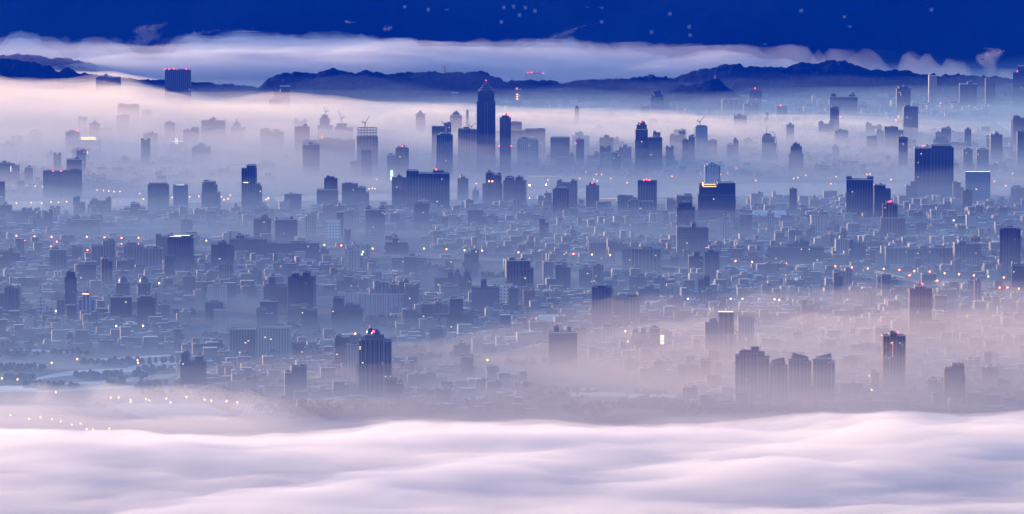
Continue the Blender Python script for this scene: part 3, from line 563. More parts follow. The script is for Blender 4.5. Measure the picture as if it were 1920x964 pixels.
T('dark low cluster with two roof boxes in thin fog', 690, [(1038, 1048, 616), (1064, 1070, 614), (1028, 1082, 624)], 'd', short='the dark low cluster')
T('long pale lattice-fronted block under the terraces', 690, [(430, 480, 618), (480, 545, 614)], 'p', strips=0, roof='none', short='the lattice-fronted block')
T('narrow stepped block just left of the twin-domed tower', 712, [(628, 654, 632), (630, 640, 630)], 'c')
T('peach-roofed block touching the twin-domed tower', 722, [(649, 673, 646)], 'p')
T('small white-sided block left of the twin-domed tower', 706, [(594, 612, 683)], 'w')
T('grey block with white ribs between white block and domed tower', 712, [(613, 654, 684)], 'c', strips=8)
T('dark twin-crested block above the greenhouses', 735, [(340, 353, 664), (366, 378, 668), (338, 384, 680)], 'd', short='the dark twin-crested block')
T('block with pale blue side wall behind the greenhouses', 756, [(532, 545, 699), (545, 573, 688)], 'c', short='the pale-sided block')
T('dark round-capped tower in the lower left cluster', 600, [(121, 143, 519), (124, 140, 512)], 'd', strips=4, short='the round-capped tower')
T('white-framed blue tower in the lower left cluster', 608, [(145, 178, 562), (153, 168, 551)], 'l', strips=8, lit=[(154, 166, 550.6, 551.6, WARM)], short='the white-framed tower')
for i, (cx_, lab) in enumerate(((230, 'left one of two dark towers capped by round domes'), (269, 'right one of two dark towers capped by round domes'))):
    o = T(lab, 582, [(cx_ - 12, cx_ + 12, 532)], 'd', strips=6, roof='none', dep=26, short='the two round-domed towers' if i == 0 else None, group='two round-domed towers', name='domed_tower')
    R0 = 8.5 * o['_s']; z0 = Z(o, 532)
    MB().round_loft(0, 0, [(R0, z0 - 1), (R0, z0 + R0 * .45), (R0 * .95, z0 + R0 * .8), (R0 * .72, z0 + R0 * 1.25), (R0 * .4, z0 + R0 * 1.5), (.3, z0 + R0 * 1.6)], 20).build('dome', TILE, o)
    MB().round_loft(0, 0, [(R0 + 1, z0 - .5), (R0 + 1.2, z0 + 1.4), (R0 + .4, z0 + 1.5)], 20).build('dome_rim', RIM, o); clean(o)
T('brown block before the left round-domed tower', 612, [(207, 246, 557)], 'b', short='the brown lower-left block')
T('brown block before the right round-domed tower', 614, [(257, 289, 558), (262, 284, 555)], 'b')
T('white-framed small block in the lower left cluster', 600, [(70, 84, 560), (72, 80, 556)], 'w')
T('dark block at the left edge, lower cluster', 600, [(-8, 14, 549), (8, 35, 541)], 'd', strips=6)
T('black-and-white capped tower above the pale lattice block', 625, [(401, 424, 582)], 'p', roof='none', strips=3.4, short='the black-and-white tower')
o = T('small grey block with pyramid roof near the round domes', 560, [(342, 366, 518)], 'c', roof='none')
MB().rect_loft([(0, 0, 6 * o['_s'], 7, Z(o, 518)), (0, 0, 5 * o['_s'], 6, Z(o, 515)), (0, 0, .4, .4, Z(o, 511))]).build('roof', TILE, o); clean(o)
T('red-lit tower block floating in far fog beyond the ridge', 166, [(1000, 1012, 136), (986, 996, 138), (985, 1020, 140)], 'b', red=[(989, 137), (996, 136), (1006, 136), (1018, 138)], roof='none', short='the far red-lit block')
T('faint housing group floating in the far white fog', 150, [(674, 690, 108), (651, 660, 108), (651, 690, 113)], 'c', roof='none', short='the floating far block')
T('jagged row of towers behind the right haze', 228, [(1557, 1566, 177), (1590, 1602, 177), (1555, 1607, 182)], 'd', strips=7, short='the jagged far row')
T('round-shouldered block right of the jagged far row', 220, [(1683, 1700, 163), (1679, 1705, 167)], 'd')
T('square-topped dark block in the far right haze', 210, [(1797, 1829, 158), (1812, 1822, 154)], 'd', short='the square far right block')
T('narrow dark block right of the square far right block', 206, [(1845, 1863, 149)], 'd')
T('dark tower at the upper right edge with red light', 200, [(1906, 1925, 124), (1897, 1925, 137)], 'g', red=[(1905.5, 134)], short='the upper right edge tower')
T('slab with a red light low on its right side', 268, [(1555, 1572, 203), (1560, 1570, 201)], 'd', red=[(1573.5, 219)], short='the low-red-light slab')
T('small red-lit block right of the beacon tower', 232, [(1454, 1474, 200)], 'd', red=[(1462, 198)])
T('faint tower with two red lights over the two-step tower', 275, [(1692, 1708, 222)], 'c', red=[(1678, 226), (1683, 218)])
T('pale thin white tower on the far right haze', 205, [(1739, 1741.2, 140), (1741, 1754, 142)], 'p', roof='none')

# mast and plain details on single blocks
def thin(name, label, cat, x, yb, y0, r, m=STEEL, arms=()):
    D = ground(960, yb).y; s = D / F; e = empty(name, ((x - 960) * s, D, 0)); tag(e, label, cat)
    MB().bar((0, 0, -1), (0, 0, z_at(y0, D)), r).build('mast', m, e)
    for k in arms:
        z = z_at(k, D); MB().bar((-r * 4, 0, z), (r * 4, 0, z), r * .5).build('cross_arm', m, e)
    return e
thin('chimney', 'thin lone chimney stack beside the faint dome-topped block', 'chimney', 876, 282, 206, 2.6, STRIP['c'])
thin('radio_mast', 'tall thin radio mast on the wooded ridge', 'mast', 833, 187, 122, 1.6, STEEL, (126, 130, 134))
thin('radio_mast', 'short antenna mast on the small right hill', 'mast', 1341, 200, 141, 1.3, STEEL, (143,))
thin('radio_mast', 'thin mast on the roof of the masted block, left edge', 'mast', 25, 505, 440, .8)
# cranes on the roofs
def crane(label, x, yb, y0, y1, ang, side=1, reach=26.0, off=8):
    D = ground(960, yb).y + off; s = D / F; z0 = z_at(y0, D) - 2; z1 = z_at(y1, D)
    e = empty('tower_crane', ((x - 960) * s, D, z0)); tag(e, label, 'crane', 'tower cranes on unfinished towers'); h = (z1 - z0) * .45
    c = MB()
    for a, b_ in ((-.9, -.9), (.9, -.9), (.9, .9), (-.9, .9)): c.bar((a, b_, 0), (a, b_, h), .35)
    for k in range(5):
        c.bar((-.9, -.9, h * k / 5), (.9, -.9, h * (k + 1) / 5), .25)
    c.build('mast_lattice', CRANE, e)
    MB().box(-1.8, 1.8, -1.8, 1.8, h, h + 2.6).build('cab', CRANE, e)
    L_ = (z1 - z0 - h) / math.sin(ang); q = (side * math.cos(ang) * L_, 0, h + 2 + math.sin(ang) * L_)
    MB().bar((0, 0, h + 2), q, .6).build('jib', CRANE, e)
    MB().bar((0, 0, h + 2), (-side * 9, 0, h + 4), .8).build('counter_jib', CRANE, e)
    MB().bar((-side * 9, 0, h + 4), (-side * 2, 0, h + 12), .3).build('tie_bar', CRANE, e)
crane('crane with raised jib on the scaffolded tower', 684, 328, 240, 219, .95, 1)
crane('crane leaning left on the dark tower left of the tallest', 836, 340, 250, 228, 1.0, -1)
crane('crane with long right jib on the blue glass tower', 1313, 310, 236, 219, .85, 1)
crane('faint crane on a cone-shaped site in the pale fog', 610, 282, 216, 202, 1.2, -1)
crane('faint crane leaning left beside the cone-shaped site', 640, 285, 233, 209, 1.15, -1)
crane('small faint crane behind the hazy slab by the tallest tower', 884, 300, 242, 232, .7, 1)
T('cone-shaped building site faint in the pale fog', 286, [(605, 614, 216), (601, 618, 223), (597, 624, 236)], 'c', roof='none')
T('faint building site under the left-leaning faint crane', 290, [(628, 662, 240), (632, 650, 233)], 'c', roof='none')

# memorial hall roofs in the fog
def pagoda(label, x, yb, y_apex, y_eave, hw):
    D = ground(960, yb).y; s = D / F; e = empty('memorial_hall', ((x - 960) * s, D, 0)); tag(e, label, 'hall', 'two halls with curved roofs in the fog')
    z1 = z_at(y_eave, D); z2 = z_at(y_apex, D); R = hw * s; hh = z2 - z1
    MB().box(-R * .62, R * .62, -R * .4, R * .4, -1, z1 + 1).build('wall', TONE['p'], e)
    MB().rect_loft([(0, 0, R, R * .7, z1), (0, 0, R * .62, R * .44, z1 + hh * .22), (0, 0, R * .45, R * .3, z1 + hh * .45), (0, 0, R * .42, R * .28, z1 + hh * .46)]).build('lower_roof', TILE, e)
    MB().rect_loft([(0, 0, R * .4, R * .27, z1 + hh * .455), (0, 0, R * .4, R * .27, z1 + hh * .55)]).build('drum', TONE['p'], e)
    MB().rect_loft([(0, 0, R * .62, R * .44, z1 + hh * .55), (0, 0, R * .3, R * .2, z1 + hh * .75), (0, 0, R * .1, R * .08, z1 + hh * .93), (0, 0, .5, .5, z2)]).build('upper_roof', TILE, e)
pagoda('faint hall with tiered curved roof, pointed, in the central fog', 1123, 268, 233, 256, 24)
pagoda('lower broad hall with curved roof before the pointed hall', 1136, 292, 256, 278, 30)

# round-roofed exhibition hall, arched white roof
def arch_hall(label, x0, x1, yb, yt, name='exhibition_hall'):
    D = ground(960, yb).y; s = D / F; W = (x1 - x0) * s; e = empty(name, (((x0 + x1) / 2 - 960) * s, D + 20, 0)); tag(e, label, 'hall')
    z1 = z_at(yt, D); zb = z1 * .6
    MB().box(-W / 2, W / 2, -18, 18, -1, zb).build('wall', TONE['p'], e)
    MB().loft([[(x, 19.5 * math.cos(math.pi * k / 12), zb + (z1 - zb) * math.sin(math.pi * k / 12)) for k in range(13)] for x in (-W / 2 - 1, W / 2 + 1)]).build('roof', mat('white_metal_roof', (.7, .72, .75), .35, .2), e)
arch_hall('long hall with rounded white roof near the flared-cap tower', 1012, 1060, 622, 592)
arch_hall('arched theatre hall with a lit front, right of the massive block', 1415, 1475, 425, 396, 'theatre_hall')
arch_hall('low white long shed roof in the right pink fog', 1535, 1588, 640, 628, 'long_shed')
arch_hall('white long shed at the near fog edge, centre right', 1072, 1172, 752, 739, 'long_shed')
arch_hall('second white shed right of the long near shed', 1182, 1268, 755, 742, 'long_shed')
arch_hall('white shed roof at the left edge of the river flats', -10, 60, 742, 731, 'long_shed')

# ------------------------------------------------------------------ lit signs on posts
def sign(label, x, yb, y0, y1, w, m, m2=None):
    D = ground(960, yb).y; s = D / F; e = empty('lit_sign_tower', ((x - 960) * s, D, 0)); tag(e, label, 'sign')
    zt = z_at(y0, D); zb = z_at(y1, D); hw = w * s / 2
    MB().box(-.8, .8, -.6, .6, -1, zb).build('post', POLE, e); MB().box(-hw, hw, -.7, .7, zb, zt).build('frame', STEEL, e)
    MB().box(-hw + .4, hw - .4, -1.2, -.75, zb + (zt - zb) * .42, zt - .4).build('panel', m, e)
    MB().box(-hw + .4, hw - .4, -1.2, -.75, zb + .4, zb + (zt - zb) * .36).build('panel', m2 or m, e)
sign('tall narrow sign glowing mint over white, left of the slab cluster', 734, 358, 319, 338, 5.5, CYAN, PALE)
sign('small glowing white sign right of the fog-bound three-humped block', 1243, 668, 628, 646, 8, lamp_mat('soft_cream_light', (1, .93, .7), .9))
sign('vertical glowing sign column in the lower left cluster', 107, 600, 563, 589, 4.5, PALE, WARM)

for (x, y, w_, h_, m_, lab) in ((1016, 372, 9, 4.5, WARM, 'glowing riverside strip between the dark blocks, right of the stepped block'), (1150, 373, 26, 1.2, GOLD, 'long thin glowing quay strip right of the small beacon tower'), (1165, 377, 9, 1.6, WARM, 'short glowing strip at the end of the long quay strip'), (1024, 331, 34, 1.0, GOLD, 'long pale gold lit road edge on the embankment across the river')):
    D = ground(960, y).y; s_ = D / F; e = empty('lit_quay_strip', ((x - 960) * s_, D, 0)); tag(e, lab, 'quay_strip')  # low glowing boxes added to stand in for bright riverside light strips
    MB().box(-w_ * s_, w_ * s_, -3, 3, -.5, h_ * s_).build('wall', TONE['p'], e)
    MB().box(-w_ * s_ + .5, w_ * s_ - .5, -3.6, -3.1, .4, h_ * s_ - .3).build('lit_front', lamp_mat('lit_front_glow', (1, .62, .36), .75), e)
    MB().box(-w_ * s_ - .8, w_ * s_ + .8, -4.2, 3.8, h_ * s_, h_ * s_ + .6).build('roof', RIM, e)
# ------------------------------------------------------------------ greenhouses and the comb-roofed market in the veil, lower left
GREEN = mat('greenhouse_film', (.85, .85, .85), .3)
def greenhouse(x, y, hw, label, group):
    p = ground(x, y); s = p.y / F; e = empty('greenhouse', p, .12); tag(e, label, 'greenhouse', group); W = hw * s
    MB().loft([[(xx, 5 * math.cos(math.pi * k / 8), 3 + 3.2 * math.sin(math.pi * k / 8)) for k in range(9)] for xx in (-W, W)]).build('roof', GREEN, e)
    MB().box(-W + .3, W - .3, -4.6, 4.6, -.5, 3.05).build('wall', TONE['p'], e)
k = 0
for r in range(9):
    for q in range(6):
        x = 205 + r * 9 + q * 34 + rnd.uniform(-1, 1); y = 761 + r * 3.2 + q * .8
        if x > 425: continue
        greenhouse(x, y, 14, 'long pale greenhouse in the slanting rows under the pink veil of fog', 'greenhouses in slanting rows'); k += 1
hall = empty('market_hall', ground(478, 783), 0); tag(hall, 'white comb-roofed market hall right of the greenhouse rows', 'market hall')
s = hall.location.y / F
MB().box(-50 * s, 50 * s, 2, 150, -.5, 5).build('wall', TONE['c'], hall)
for k in range(15):
    x = (-47 + k * 6.7) * s; y0 = 0 if k > 3 else 60
    MB().loft([[(x + 2.3 * s * math.cos(math.pi * j / 6), yy, 5 + 3 * math.sin(math.pi * j / 6)) for j in range(7)] for yy in (y0, 150 - k * 5)]).build('roof_bay', GREEN, hall)

# ------------------------------------------------------------------ mid-rise blocks that fill the city
AVEN = [(505, 362, 560, 470), (1010, 400, 1080, 560), (690, 540, 640, 700), (1160, 560, 1176, 640), (1630, 640, 1634, 760), (300, 520, 250, 640), (1480, 400, 1400, 560), (1748, 690, 1750, 760), (880, 600, 960, 740)]
def in_avenue(px, py):
    for x0, y0, x1, y1 in AVEN:
        if y0 - 3 < py < y1 and abs(px - (x0 + (x1 - x0) * (py - y0) / (y1 - y0))) < 3.4: return True
    return False
def near_label(x, y, words, used):
    c = sorted(HERO, key=lambda q: abs(q[0] - x) + 1.6 * abs(q[1] - y))[:14]
    for hx, hy, sh in c:
        dx, dy = x - hx, y - hy
        if abs(dx) > 1.6 * abs(dy): r = ('just ' if abs(dx) < 45 else 'a little ' if abs(dx) < 90 else 'well ') + ('right of' if dx > 0 else 'left of')
        elif abs(dx) < .5 * abs(dy): r = ('just ' if abs(dy) < 22 else '') + ('in front of' if dy > 0 else 'behind')
        else: r = ('before and ' if dy > 0 else 'behind and ') + ('right of' if dx > 0 else 'left of')
        for w in words:
            l = f'{w}, {r} {sh}'
            if l not in used and len(l.split()) <= 16: used.add(l); return l
    return None
used = set(); NF = 0
TW = {'d': 'dark', 'b': 'brown', 'c': 'grey', 'p': 'pale', 'w': 'white', 'g': 'dark blue'}
def clear(x0, x1, y0, y1, m=4):
    return not any(x0 - m < q[1] and x1 + m > q[0] and y0 - m < q[3] and y1 + m > q[2] for q in FOOT)
def river_y(px): return float(np.interp(px, [p[0] for p in RIVERC], [p[1] for p in RIVERC]))
def blocked(px, py):
    if px > 1850 and 220 < py < 268: return True
    if in_avenue(px, py): return True
    if -24 < py - river_y(px) < 26: return True
    ry = float(np.interp(px, [0, 325, 640, 904, 1250, 1600, 1935], [456, 464, 475, 485, 499, 517, 541]))
    if abs(py - ry) < 5: return True
    if px > 1630 and abs(py - np.interp(px, [1640, 1705, 1782, 1920], [508, 524, 537, 550])) < 5: return True
    if px < 335 and 655 < py < 1000: return True
    if px < 560 and py > 742: return True
    if 1000 < px < 1290 and py > 715: return True
    if py > 775: return True
    return False
tries = 0
while NF < 292 and tries < 20000:
    tries += 1
    py = rnd.choice([rnd.uniform(205, 345), rnd.uniform(225, 345), rnd.uniform(390, 470), rnd.uniform(470, 620), rnd.uniform(560, 760)]); px = rnd.uniform(-30, 1950)
    if blocked(px, py) or (py < 250 and px < 480) or (py < 268 and px > 1480): continue
    D = ground(960, py).y; s = D / F
    wpx = rnd.uniform(14, 38) / s * rnd.choice([.8, 1, 1, 1.4]); hm = rnd.choice([26, 32, 38, 45, 52, 62]) * rnd.uniform(.9, 1.1) * (1.0 if py > 345 else rnd.choice([1.2, 1.5, 1.8]))
    if py > 640: hm = min(hm, 42)
    if py < 270: wpx *= .85; hm *= .72
    elif py < 345: wpx *= 1.25
    x0, x1 = px - wpx / 2, px + wpx / 2
    if not clear((x0 - 960) * s, (x1 - 960) * s, D, D + 20): continue
    yt = py - hm / s * .996
    tone = rnd.choice('dddbccccp' if py > 330 else 'ddcccc'); style = rnd.choice(['slab', 'step', 'twin', 'cross', 'slab'])
    if style == 'slab': bl = [(x0, x1, yt)]; sw = 'flat-topped'
    elif style == 'step': m_ = x0 + wpx * rnd.uniform(.35, .65); bl = [(x0, m_, yt), (m_ - .2, x1, yt + rnd.uniform(4, 9))] if rnd.random() < .5 else [(m_, x1, yt), (x0, m_ + .2, yt + rnd.uniform(4, 9))]; sw = 'stepped'
    elif style == 'twin': bl = [(x0, x0 + wpx * .3, yt), (x1 - wpx * .3, x1, yt), (x0, x1, yt + 4)]; sw = 'twin-peaked'
    else: bl = [(x0 + wpx * .33, x1 - wpx * .33, yt), (x0, x1, yt + 4)]; sw = 'block-topped'
    wide = 'wide' if wpx * s > 30 else 'narrow' if wpx * s < 20 else 'mid-sized'
    lab = near_label(px, py, [f'{wide} {TW[tone]} {sw} apartment block', f'{TW[tone]} {sw} apartment block', f'{"tall" if hm > 45 else "low"} {TW[tone]} {sw} apartment block'], used)
    if not lab: continue
    tower(lab, py, bl, tone, name='apartment_block', cat='apartment block', strips=rnd.choice([0, 0, 6]), group='mid-rise apartment blocks'); NF += 1
for o in list(bpy.data.objects): clean(o)

# ------------------------------------------------------------------ low houses: the nearest ones as things, the rest as one mass
nr = np.random.default_rng(12)
HOUSE = mat('house_mix', (.3, .3, .3), .6); t = HOUSE.node_tree; ca = t.nodes.new('ShaderNodeVertexColor'); ca.layer_name = 'tint'
t.links.new(ca.outputs[0], t.nodes['Principled BSDF'].inputs['Base Color'])
_rg = t.nodes.new('ShaderNodeMath'); _rg.operation = 'MULTIPLY_ADD'; _rg.inputs[1].default_value = -.4; _rg.inputs[2].default_value = .75; t.links.new(ca.outputs[1], _rg.inputs[0])
ROOFS = np.array([[.7, .72, .76], [.52, .55, .6], [.36, .38, .41], [.22, .23, .25], [.12, .12, .13], [.25, .16, .13], [.14, .2, .18], [.3, .36, .45]]); RP = [.24, .2, .17, .14, .1, .05, .04, .06]
WALLS = np.array([[.13, .13, .14], [.2, .19, .18], [.09, .08, .08], [.11, .10, .10], [.26, .26, .26]])
def tint(me, cols):
    a = me.color_attributes.new('tint', 'FLOAT_COLOR', 'CORNER'); a.data.foreach_set('color', np.asarray(cols, np.float32).ravel())
cells = []
ang = .17; ca_, sa_ = math.cos(ang), math.sin(ang)
for row, Yr in enumerate(np.arange(8500, 18400, 23)):
    hw = Yr * .125; row_gap = row % 4 == 0
    if row_gap: continue
    x = -hw
    while x < hw:
        w = nr.uniform(8, 26); gap = nr.uniform(.5, 3) if nr.random() < .82 else nr.uniform(9, 16)
        cx_, cy_ = x + w / 2, Yr + nr.uniform(-3, 3) + cx_off if False else Yr + nr.uniform(-3, 3)
        yy = cy_ + .14 * (x + w / 2)
        pp = topix(x + w / 2, yy)
        if yy > 8480 and not blocked(*pp) and nr.random() < .9:
            d = nr.uniform(10, 18); h = nr.choice([4, 7, 10, 13, 16, 21, 30], p=[.1, .16, .2, .19, .16, .12, .07]) + nr.uniform(-1, 1)
            park = fbm(np.array([(x + w / 2) / 420.]), np.array([yy / 420.]), 3, 91)[0]
            if park < .60 and clear(x, x + w, yy - d / 2, yy + d / 2, 1): cells.append((x + w / 2, yy, w, d, h))
        x += w + gap
print('houses', len(cells))
vis = sorted(cells, key=lambda q: q[1]); near = [q for q in vis if topix(q[0], q[1])[1] < 730 and abs(topix(q[0], q[1])[0] - 960) < 950]
near = sorted(near, key=lambda q: -(q[2] * q[4]) / q[1] ** 2 + (0 if topix(q[0], q[1])[1] > 560 else 1))[:270]
ns = set(near)
SIDES = [(0, 1, 5, 4), (1, 2, 6, 5), (2, 3, 7, 6), (3, 0, 4, 7)]
def house_geo(w, d, h, a):
    P = [(-w / 2, -d / 2), (w / 2, -d / 2), (w / 2, d / 2), (-w / 2, d / 2)]; P = [(x * math.cos(a) - y * math.sin(a), x * math.sin(a) + y * math.cos(a)) for x, y in P]
    return [(x, y, z) for z in (-1, h) for x, y in P]
VV_, FF_, CC_ = [], [], []
for c in cells:
    if c in ns: continue
    a = ang * .8 + nr.normal(0, .04); g = house_geo(c[2], c[3], c[4], a); k = len(VV_)
    VV_ += [(p[0] + c[0], p[1] + c[1], p[2]) for p in g]; FF_ += [(4 + k, 5 + k, 6 + k, 7 + k)] + [tuple(i + k for i in s_) for s_ in SIDES]
    rc = ROOFS[nr.choice(8, p=RP)] * nr.uniform(.8, 1.15); wc = WALLS[nr.integers(5)]
    CC_ += [(*rc, 1)] * 4 + [(*wc, 1)] * 16
    if nr.random() < .35:                                  # stair box on the roof
        q = house_geo(c[2] * .3, c[3] * .35, c[4] + 2.8, a); k = len(VV_); ox = nr.uniform(-.25, .25) * c[2]
        VV_ += [(p[0] + c[0] + ox, p[1] + c[1], max(p[2], c[4] - .5)) for p in q]; FF_ += [(4 + k, 5 + k, 6 + k, 7 + k)] + [tuple(i + k for i in s_) for s_ in SIDES]
        rc = ROOFS[nr.choice(8, p=RP)]; CC_ += [(*rc, 1)] * 4 + [(*wc, 1)] * 16
m_ = mesh_obj('distant_houses', VV_, FF_, HOUSE); tint(m_.data, CC_); tag(m_, kind='stuff')
used2 = set()
for c in near:
    px, py = topix(c[0], c[1]); e = empty('low_house', (c[0], c[1], 0), ang * .8 + nr.normal(0, .04))
    i = nr.choice(8, p=RP); rc = ROOFS[i]; wc = WALLS[nr.integers(5)]
    lab = near_label(px, py, [f'{"wide" if c[2] > 22 else "small"} low house with {("white", "pale", "grey", "dark grey", "black", "rusty", "greenish", "bluish")[i]} flat roof', f'low {"tall" if c[4] > 14 else "squat"} {("white", "pale", "grey", "dark grey", "black", "rusty", "greenish", "bluish")[i]}-roofed house'], used2)
    tag(e, lab or 'low flat-roofed house among the crowded pale rooftops of the lower city', 'house', 'low flat-roofed houses in the lower city')
    w, d, h = c[2], c[3], c[4]
    o = MB().box(-w / 2, w / 2, -d / 2, d / 2, -1, h).build('wall', HOUSE, e); tint(o.data, [(*wc, 1)] * 24)
    o = MB().box(-w / 2 - .4, w / 2 + .4, -d / 2 - .4, d / 2 + .4, h - .3, h + .35).build('roof', HOUSE, e); tint(o.data, [(*rc, 1)] * 24)
    if nr.random() < .5: MB().box(-w * .15, w * .2, -d * .15, d * .2, h + .3, h + 3).build('roof_house', ROOFB, e)

# woods and street trees: bumpy canopies nobody could count
def woods(name, spots, seed):
    Vw, Fw = [], []; r = np.random.default_rng(seed)
    for (x, y, rx, ry, n) in spots:
        for k in range(n):
            a, q = r.uniform(0, 6.28), math.sqrt(r.random()); cx_, cy_ = x + rx * q * math.cos(a), y + ry * q * math.sin(a); R = r.uniform(3.5, 7); hh = r.uniform(7, 14); k0 = len(Vw); m1, m2 = 6, 4
            for j in range(m2):
                th = math.pi * (.12 + .62 * j / (m2 - 1))
                for i in range(m1):
                    rr = R * math.sin(th) * r.uniform(.75, 1.2); ph = 6.283 * i / m1 + j
                    Vw.append((cx_ + rr * math.cos(ph), cy_ + rr * math.sin(ph), hh * .55 + hh * .5 * math.cos(th) * r.uniform(.85, 1.15)))
            for j in range(m2 - 1):
                for i in range(m1): Fw.append((k0 + j * m1 + i, k0 + (j + 1) * m1 + i, k0 + (j + 1) * m1 + (i + 1) % m1, k0 + j * m1 + (i + 1) % m1))
            Fw.append(tuple(k0 + i for i in range(m1)))
    return tag(mesh_obj(name, Vw, Fw, WOODM), kind='stuff')
sp = []
for k in range(150):
    px, py = nr.uniform(0, 1920), nr.choice([nr.uniform(400, 760), nr.uniform(560, 750)]); p = ground(px, py)
    if clear(p.x - 30, p.x + 30, p.y - 30, p.y + 30, 0): sp.append((p.x, p.y, nr.uniform(20, 60), nr.uniform(10, 35), int(nr.uniform(8, 30))))
for (px, py, a, b_) in ((30, 668, 50, 10), (40, 695, 50, 8), (235, 708, 50, 6), (290, 700, 40, 8), (200, 684, 50, 7), (1100, 772, 40, 20), (1290, 765, 90, 25), (1200, 762, 60, 14), (1000, 745, 120, 20), (560, 772, 80, 25), (430, 745, 60, 20)):
    p = ground(px, py); sp.append((p.x, p.y, a * .9, b_ * 5, int(a * b_ / 16)))
woods('woods', sp, 4)
# pale sand bars and paddies on the river flats, lower left
PADDY = noisy('pale_field', (.36, .37, .38), (.62, .63, .66), .02, .5)
for i, pts in enumerate([[(-40, 729, 3), (30, 727, 4), (75, 732, 2)], [(60, 712, 2), (130, 700, 4), (220, 695, 4), (330, 688, 2)], [(110, 720, 2), (200, 716, 3), (300, 706, 4), (340, 700, 2)], [(-20, 660, 1.5), (60, 657, 2), (140, 662, 1.5)], [(-20, 642, 1), (60, 640, 1.5), (120, 641, 1)], [(240, 690, 3), (300, 682, 4), (336, 680, 3)], [(150, 676, 1.5), (230, 672, 2), (320, 666, 1.5)], [(-20, 685, 1.5), (40, 683, 2), (90, 686, 1)], [(60, 735, 2), (180, 728, 3), (300, 722, 2)], [(980, 742, 2), (1060, 734, 3), (1120, 728, 2)]]):
    ribbon('field', pts, PADDY, .02 + i * .006)

# ------------------------------------------------------------------ street lamps
LG = {}
def lamp_proto(m, label):
    e = empty('street_lamp', (0, 0, 0)); tag(e, label, 'street lamp')
    MB().bar((0, 0, 0), (0, 0, 11.2), .22).build('pole', POLE, e); MB().bar((0, 0, 11), (0, -2.2, 11.8), .18).build('arm', POLE, e)
    MB().round_loft(0, -2.6, [(.3, 10.2), (1.15, 10.8), (1.6, 11.9), (1.15, 13.0), (.3, 13.6)], 10).build('lamp_head', m, e)
    return e
def lamps(spots, m, label, group, base=9.0):
    pr = None
    for (x, y) in spots:
        if not (-5 < x < 1925): continue
        p = ground(x, y, base + 12)
        e = lamp_proto(m, label) if pr is None else copy_tree(pr)
        pr = pr or e; e.location = (p.x, p.y, base); e['group'] = group
lamps(LAMPROW, ORANGE, 'orange street lamp in the long row along the elevated road', 'orange lamps along the elevated road')
lamps([(16, 450), (47, 452), (76, 452), (107, 453), (137, 454), (167, 456), (228, 458), (260, 458), (96, 462), (109, 466), (133, 468), (164, 469)], ORANGE, 'orange street lamp on the lower ramps at the left', 'orange lamps on the left ramps', 0)
lamps([(1705, 516), (1730, 525), (1757, 526), (1782, 529), (1807, 532), (1838, 535), (1874, 539), (1889, 539), (1910, 541)], ORANGE, 'orange street lamp on the curving right-hand ramp', 'orange lamps on the right ramp', 8)
lamps([(1452, 561), (1461, 562), (1488, 562), (1423, 561), (1392, 560), (1370, 560), (1512, 563), (1789, 554), (1799, 556), (1773, 557), (1834, 548), (1895, 555), (1862, 552), (1290, 560)], WHITE, 'bright white lamp at the far edge of the pink fog', 'white lamps at the pink fog edge', 0)
lamps([(208, 745), (223, 745), (245, 749), (245, 753), (274, 748), (280, 750), (312, 747), (320, 754), (350, 744), (384, 749), (396, 751), (425, 752), (445, 754), (105, 735), (4, 709), (33, 711), (97, 680), (145, 673), (258, 675), (259, 680)], WARM, 'warm lamp by the greenhouse rows and river flats', 'lamps on the river flats', 0)
lamps([(20, 778), (55, 785), (76, 782), (98, 785), (114, 790), (135, 796), (151, 794), (163, 804), (175, 805), (205, 803), (218, 812), (227, 809), (251, 814), (266, 814), (284, 823), (292, 824), (319, 818), (327, 817), (333, 822), (343, 828), (314, 822), (323, 822)], WARM, 'warm road lamp shining through the thin pink fog, lower left', 'road lamps in the thin pink fog', 0)
# lights round the river
sp = []
for k in range(56):
    x = rnd.uniform(1000, 1900); sp.append((x, 320 + rnd.gauss(0, 1) * 4 + (x > 1400) * 8 + rnd.choice([0, 0, 10, 18])))
lamps(sp[:28], WARM, 'warm lamp among the many on the far river bank', 'lamps on the far river bank', 0)
lamps(sp[28:], lamp_mat('amber_lamp', (1, .28, .07), 3), 'amber lamp among the many on the far river bank', 'amber lamps on the far river bank', 0)
sp = [(24, 348), (51, 348), (66, 349), (80, 350), (182, 356), (194, 357), (204, 358), (214, 359), (225, 359), (31, 381), (59, 380), (78, 381), (96, 379), (110, 379), (125, 378), (185, 376), (125, 397), (262, 363), (269, 373), (323, 370), (356, 369), (373, 368), (420, 374), (428, 373), (432, 366), (415, 369), (499, 374), (500, 383), (504, 392), (506, 399), (496, 395), (692, 354), (698, 353), (703, 354), (706, 336), (893, 344), (1118, 327)]
lamps(sp, WARM, 'warm lamp along the left river bank', 'lamps on the left river bank', 0)
lamps([(993, 347), (1024, 346)], lamp_mat('big_warm_lamp', (1, .8, .45), 16), 'large round warm floodlight over the river park', 'two large warm floodlights', 6)
sp = []
for k in range(18): sp.append((rnd.uniform(1650, 1915), rnd.uniform(178, 205)))
for k in range(14): sp.append((1680 + k * 6 + rnd.uniform(-3, 3), 226 - k * 2.0 + rnd.uniform(-6, 6)))
lamps(sp, WARM, 'tiny warm lamp in the far right haze', 'far lamps in the right haze', 0)
lamps([(1660, 400), (1626, 452), (1788, 413), (1791, 416), (1800, 412), (1787, 420), (1625, 450), (744, 397), (1206, 396), (1383, 398), (120, 563), (172, 535), (105, 583), (218, 611), (978, 740)], WHITE, 'isolated white street lamp between the dark blocks', 'isolated white lamps', 0)

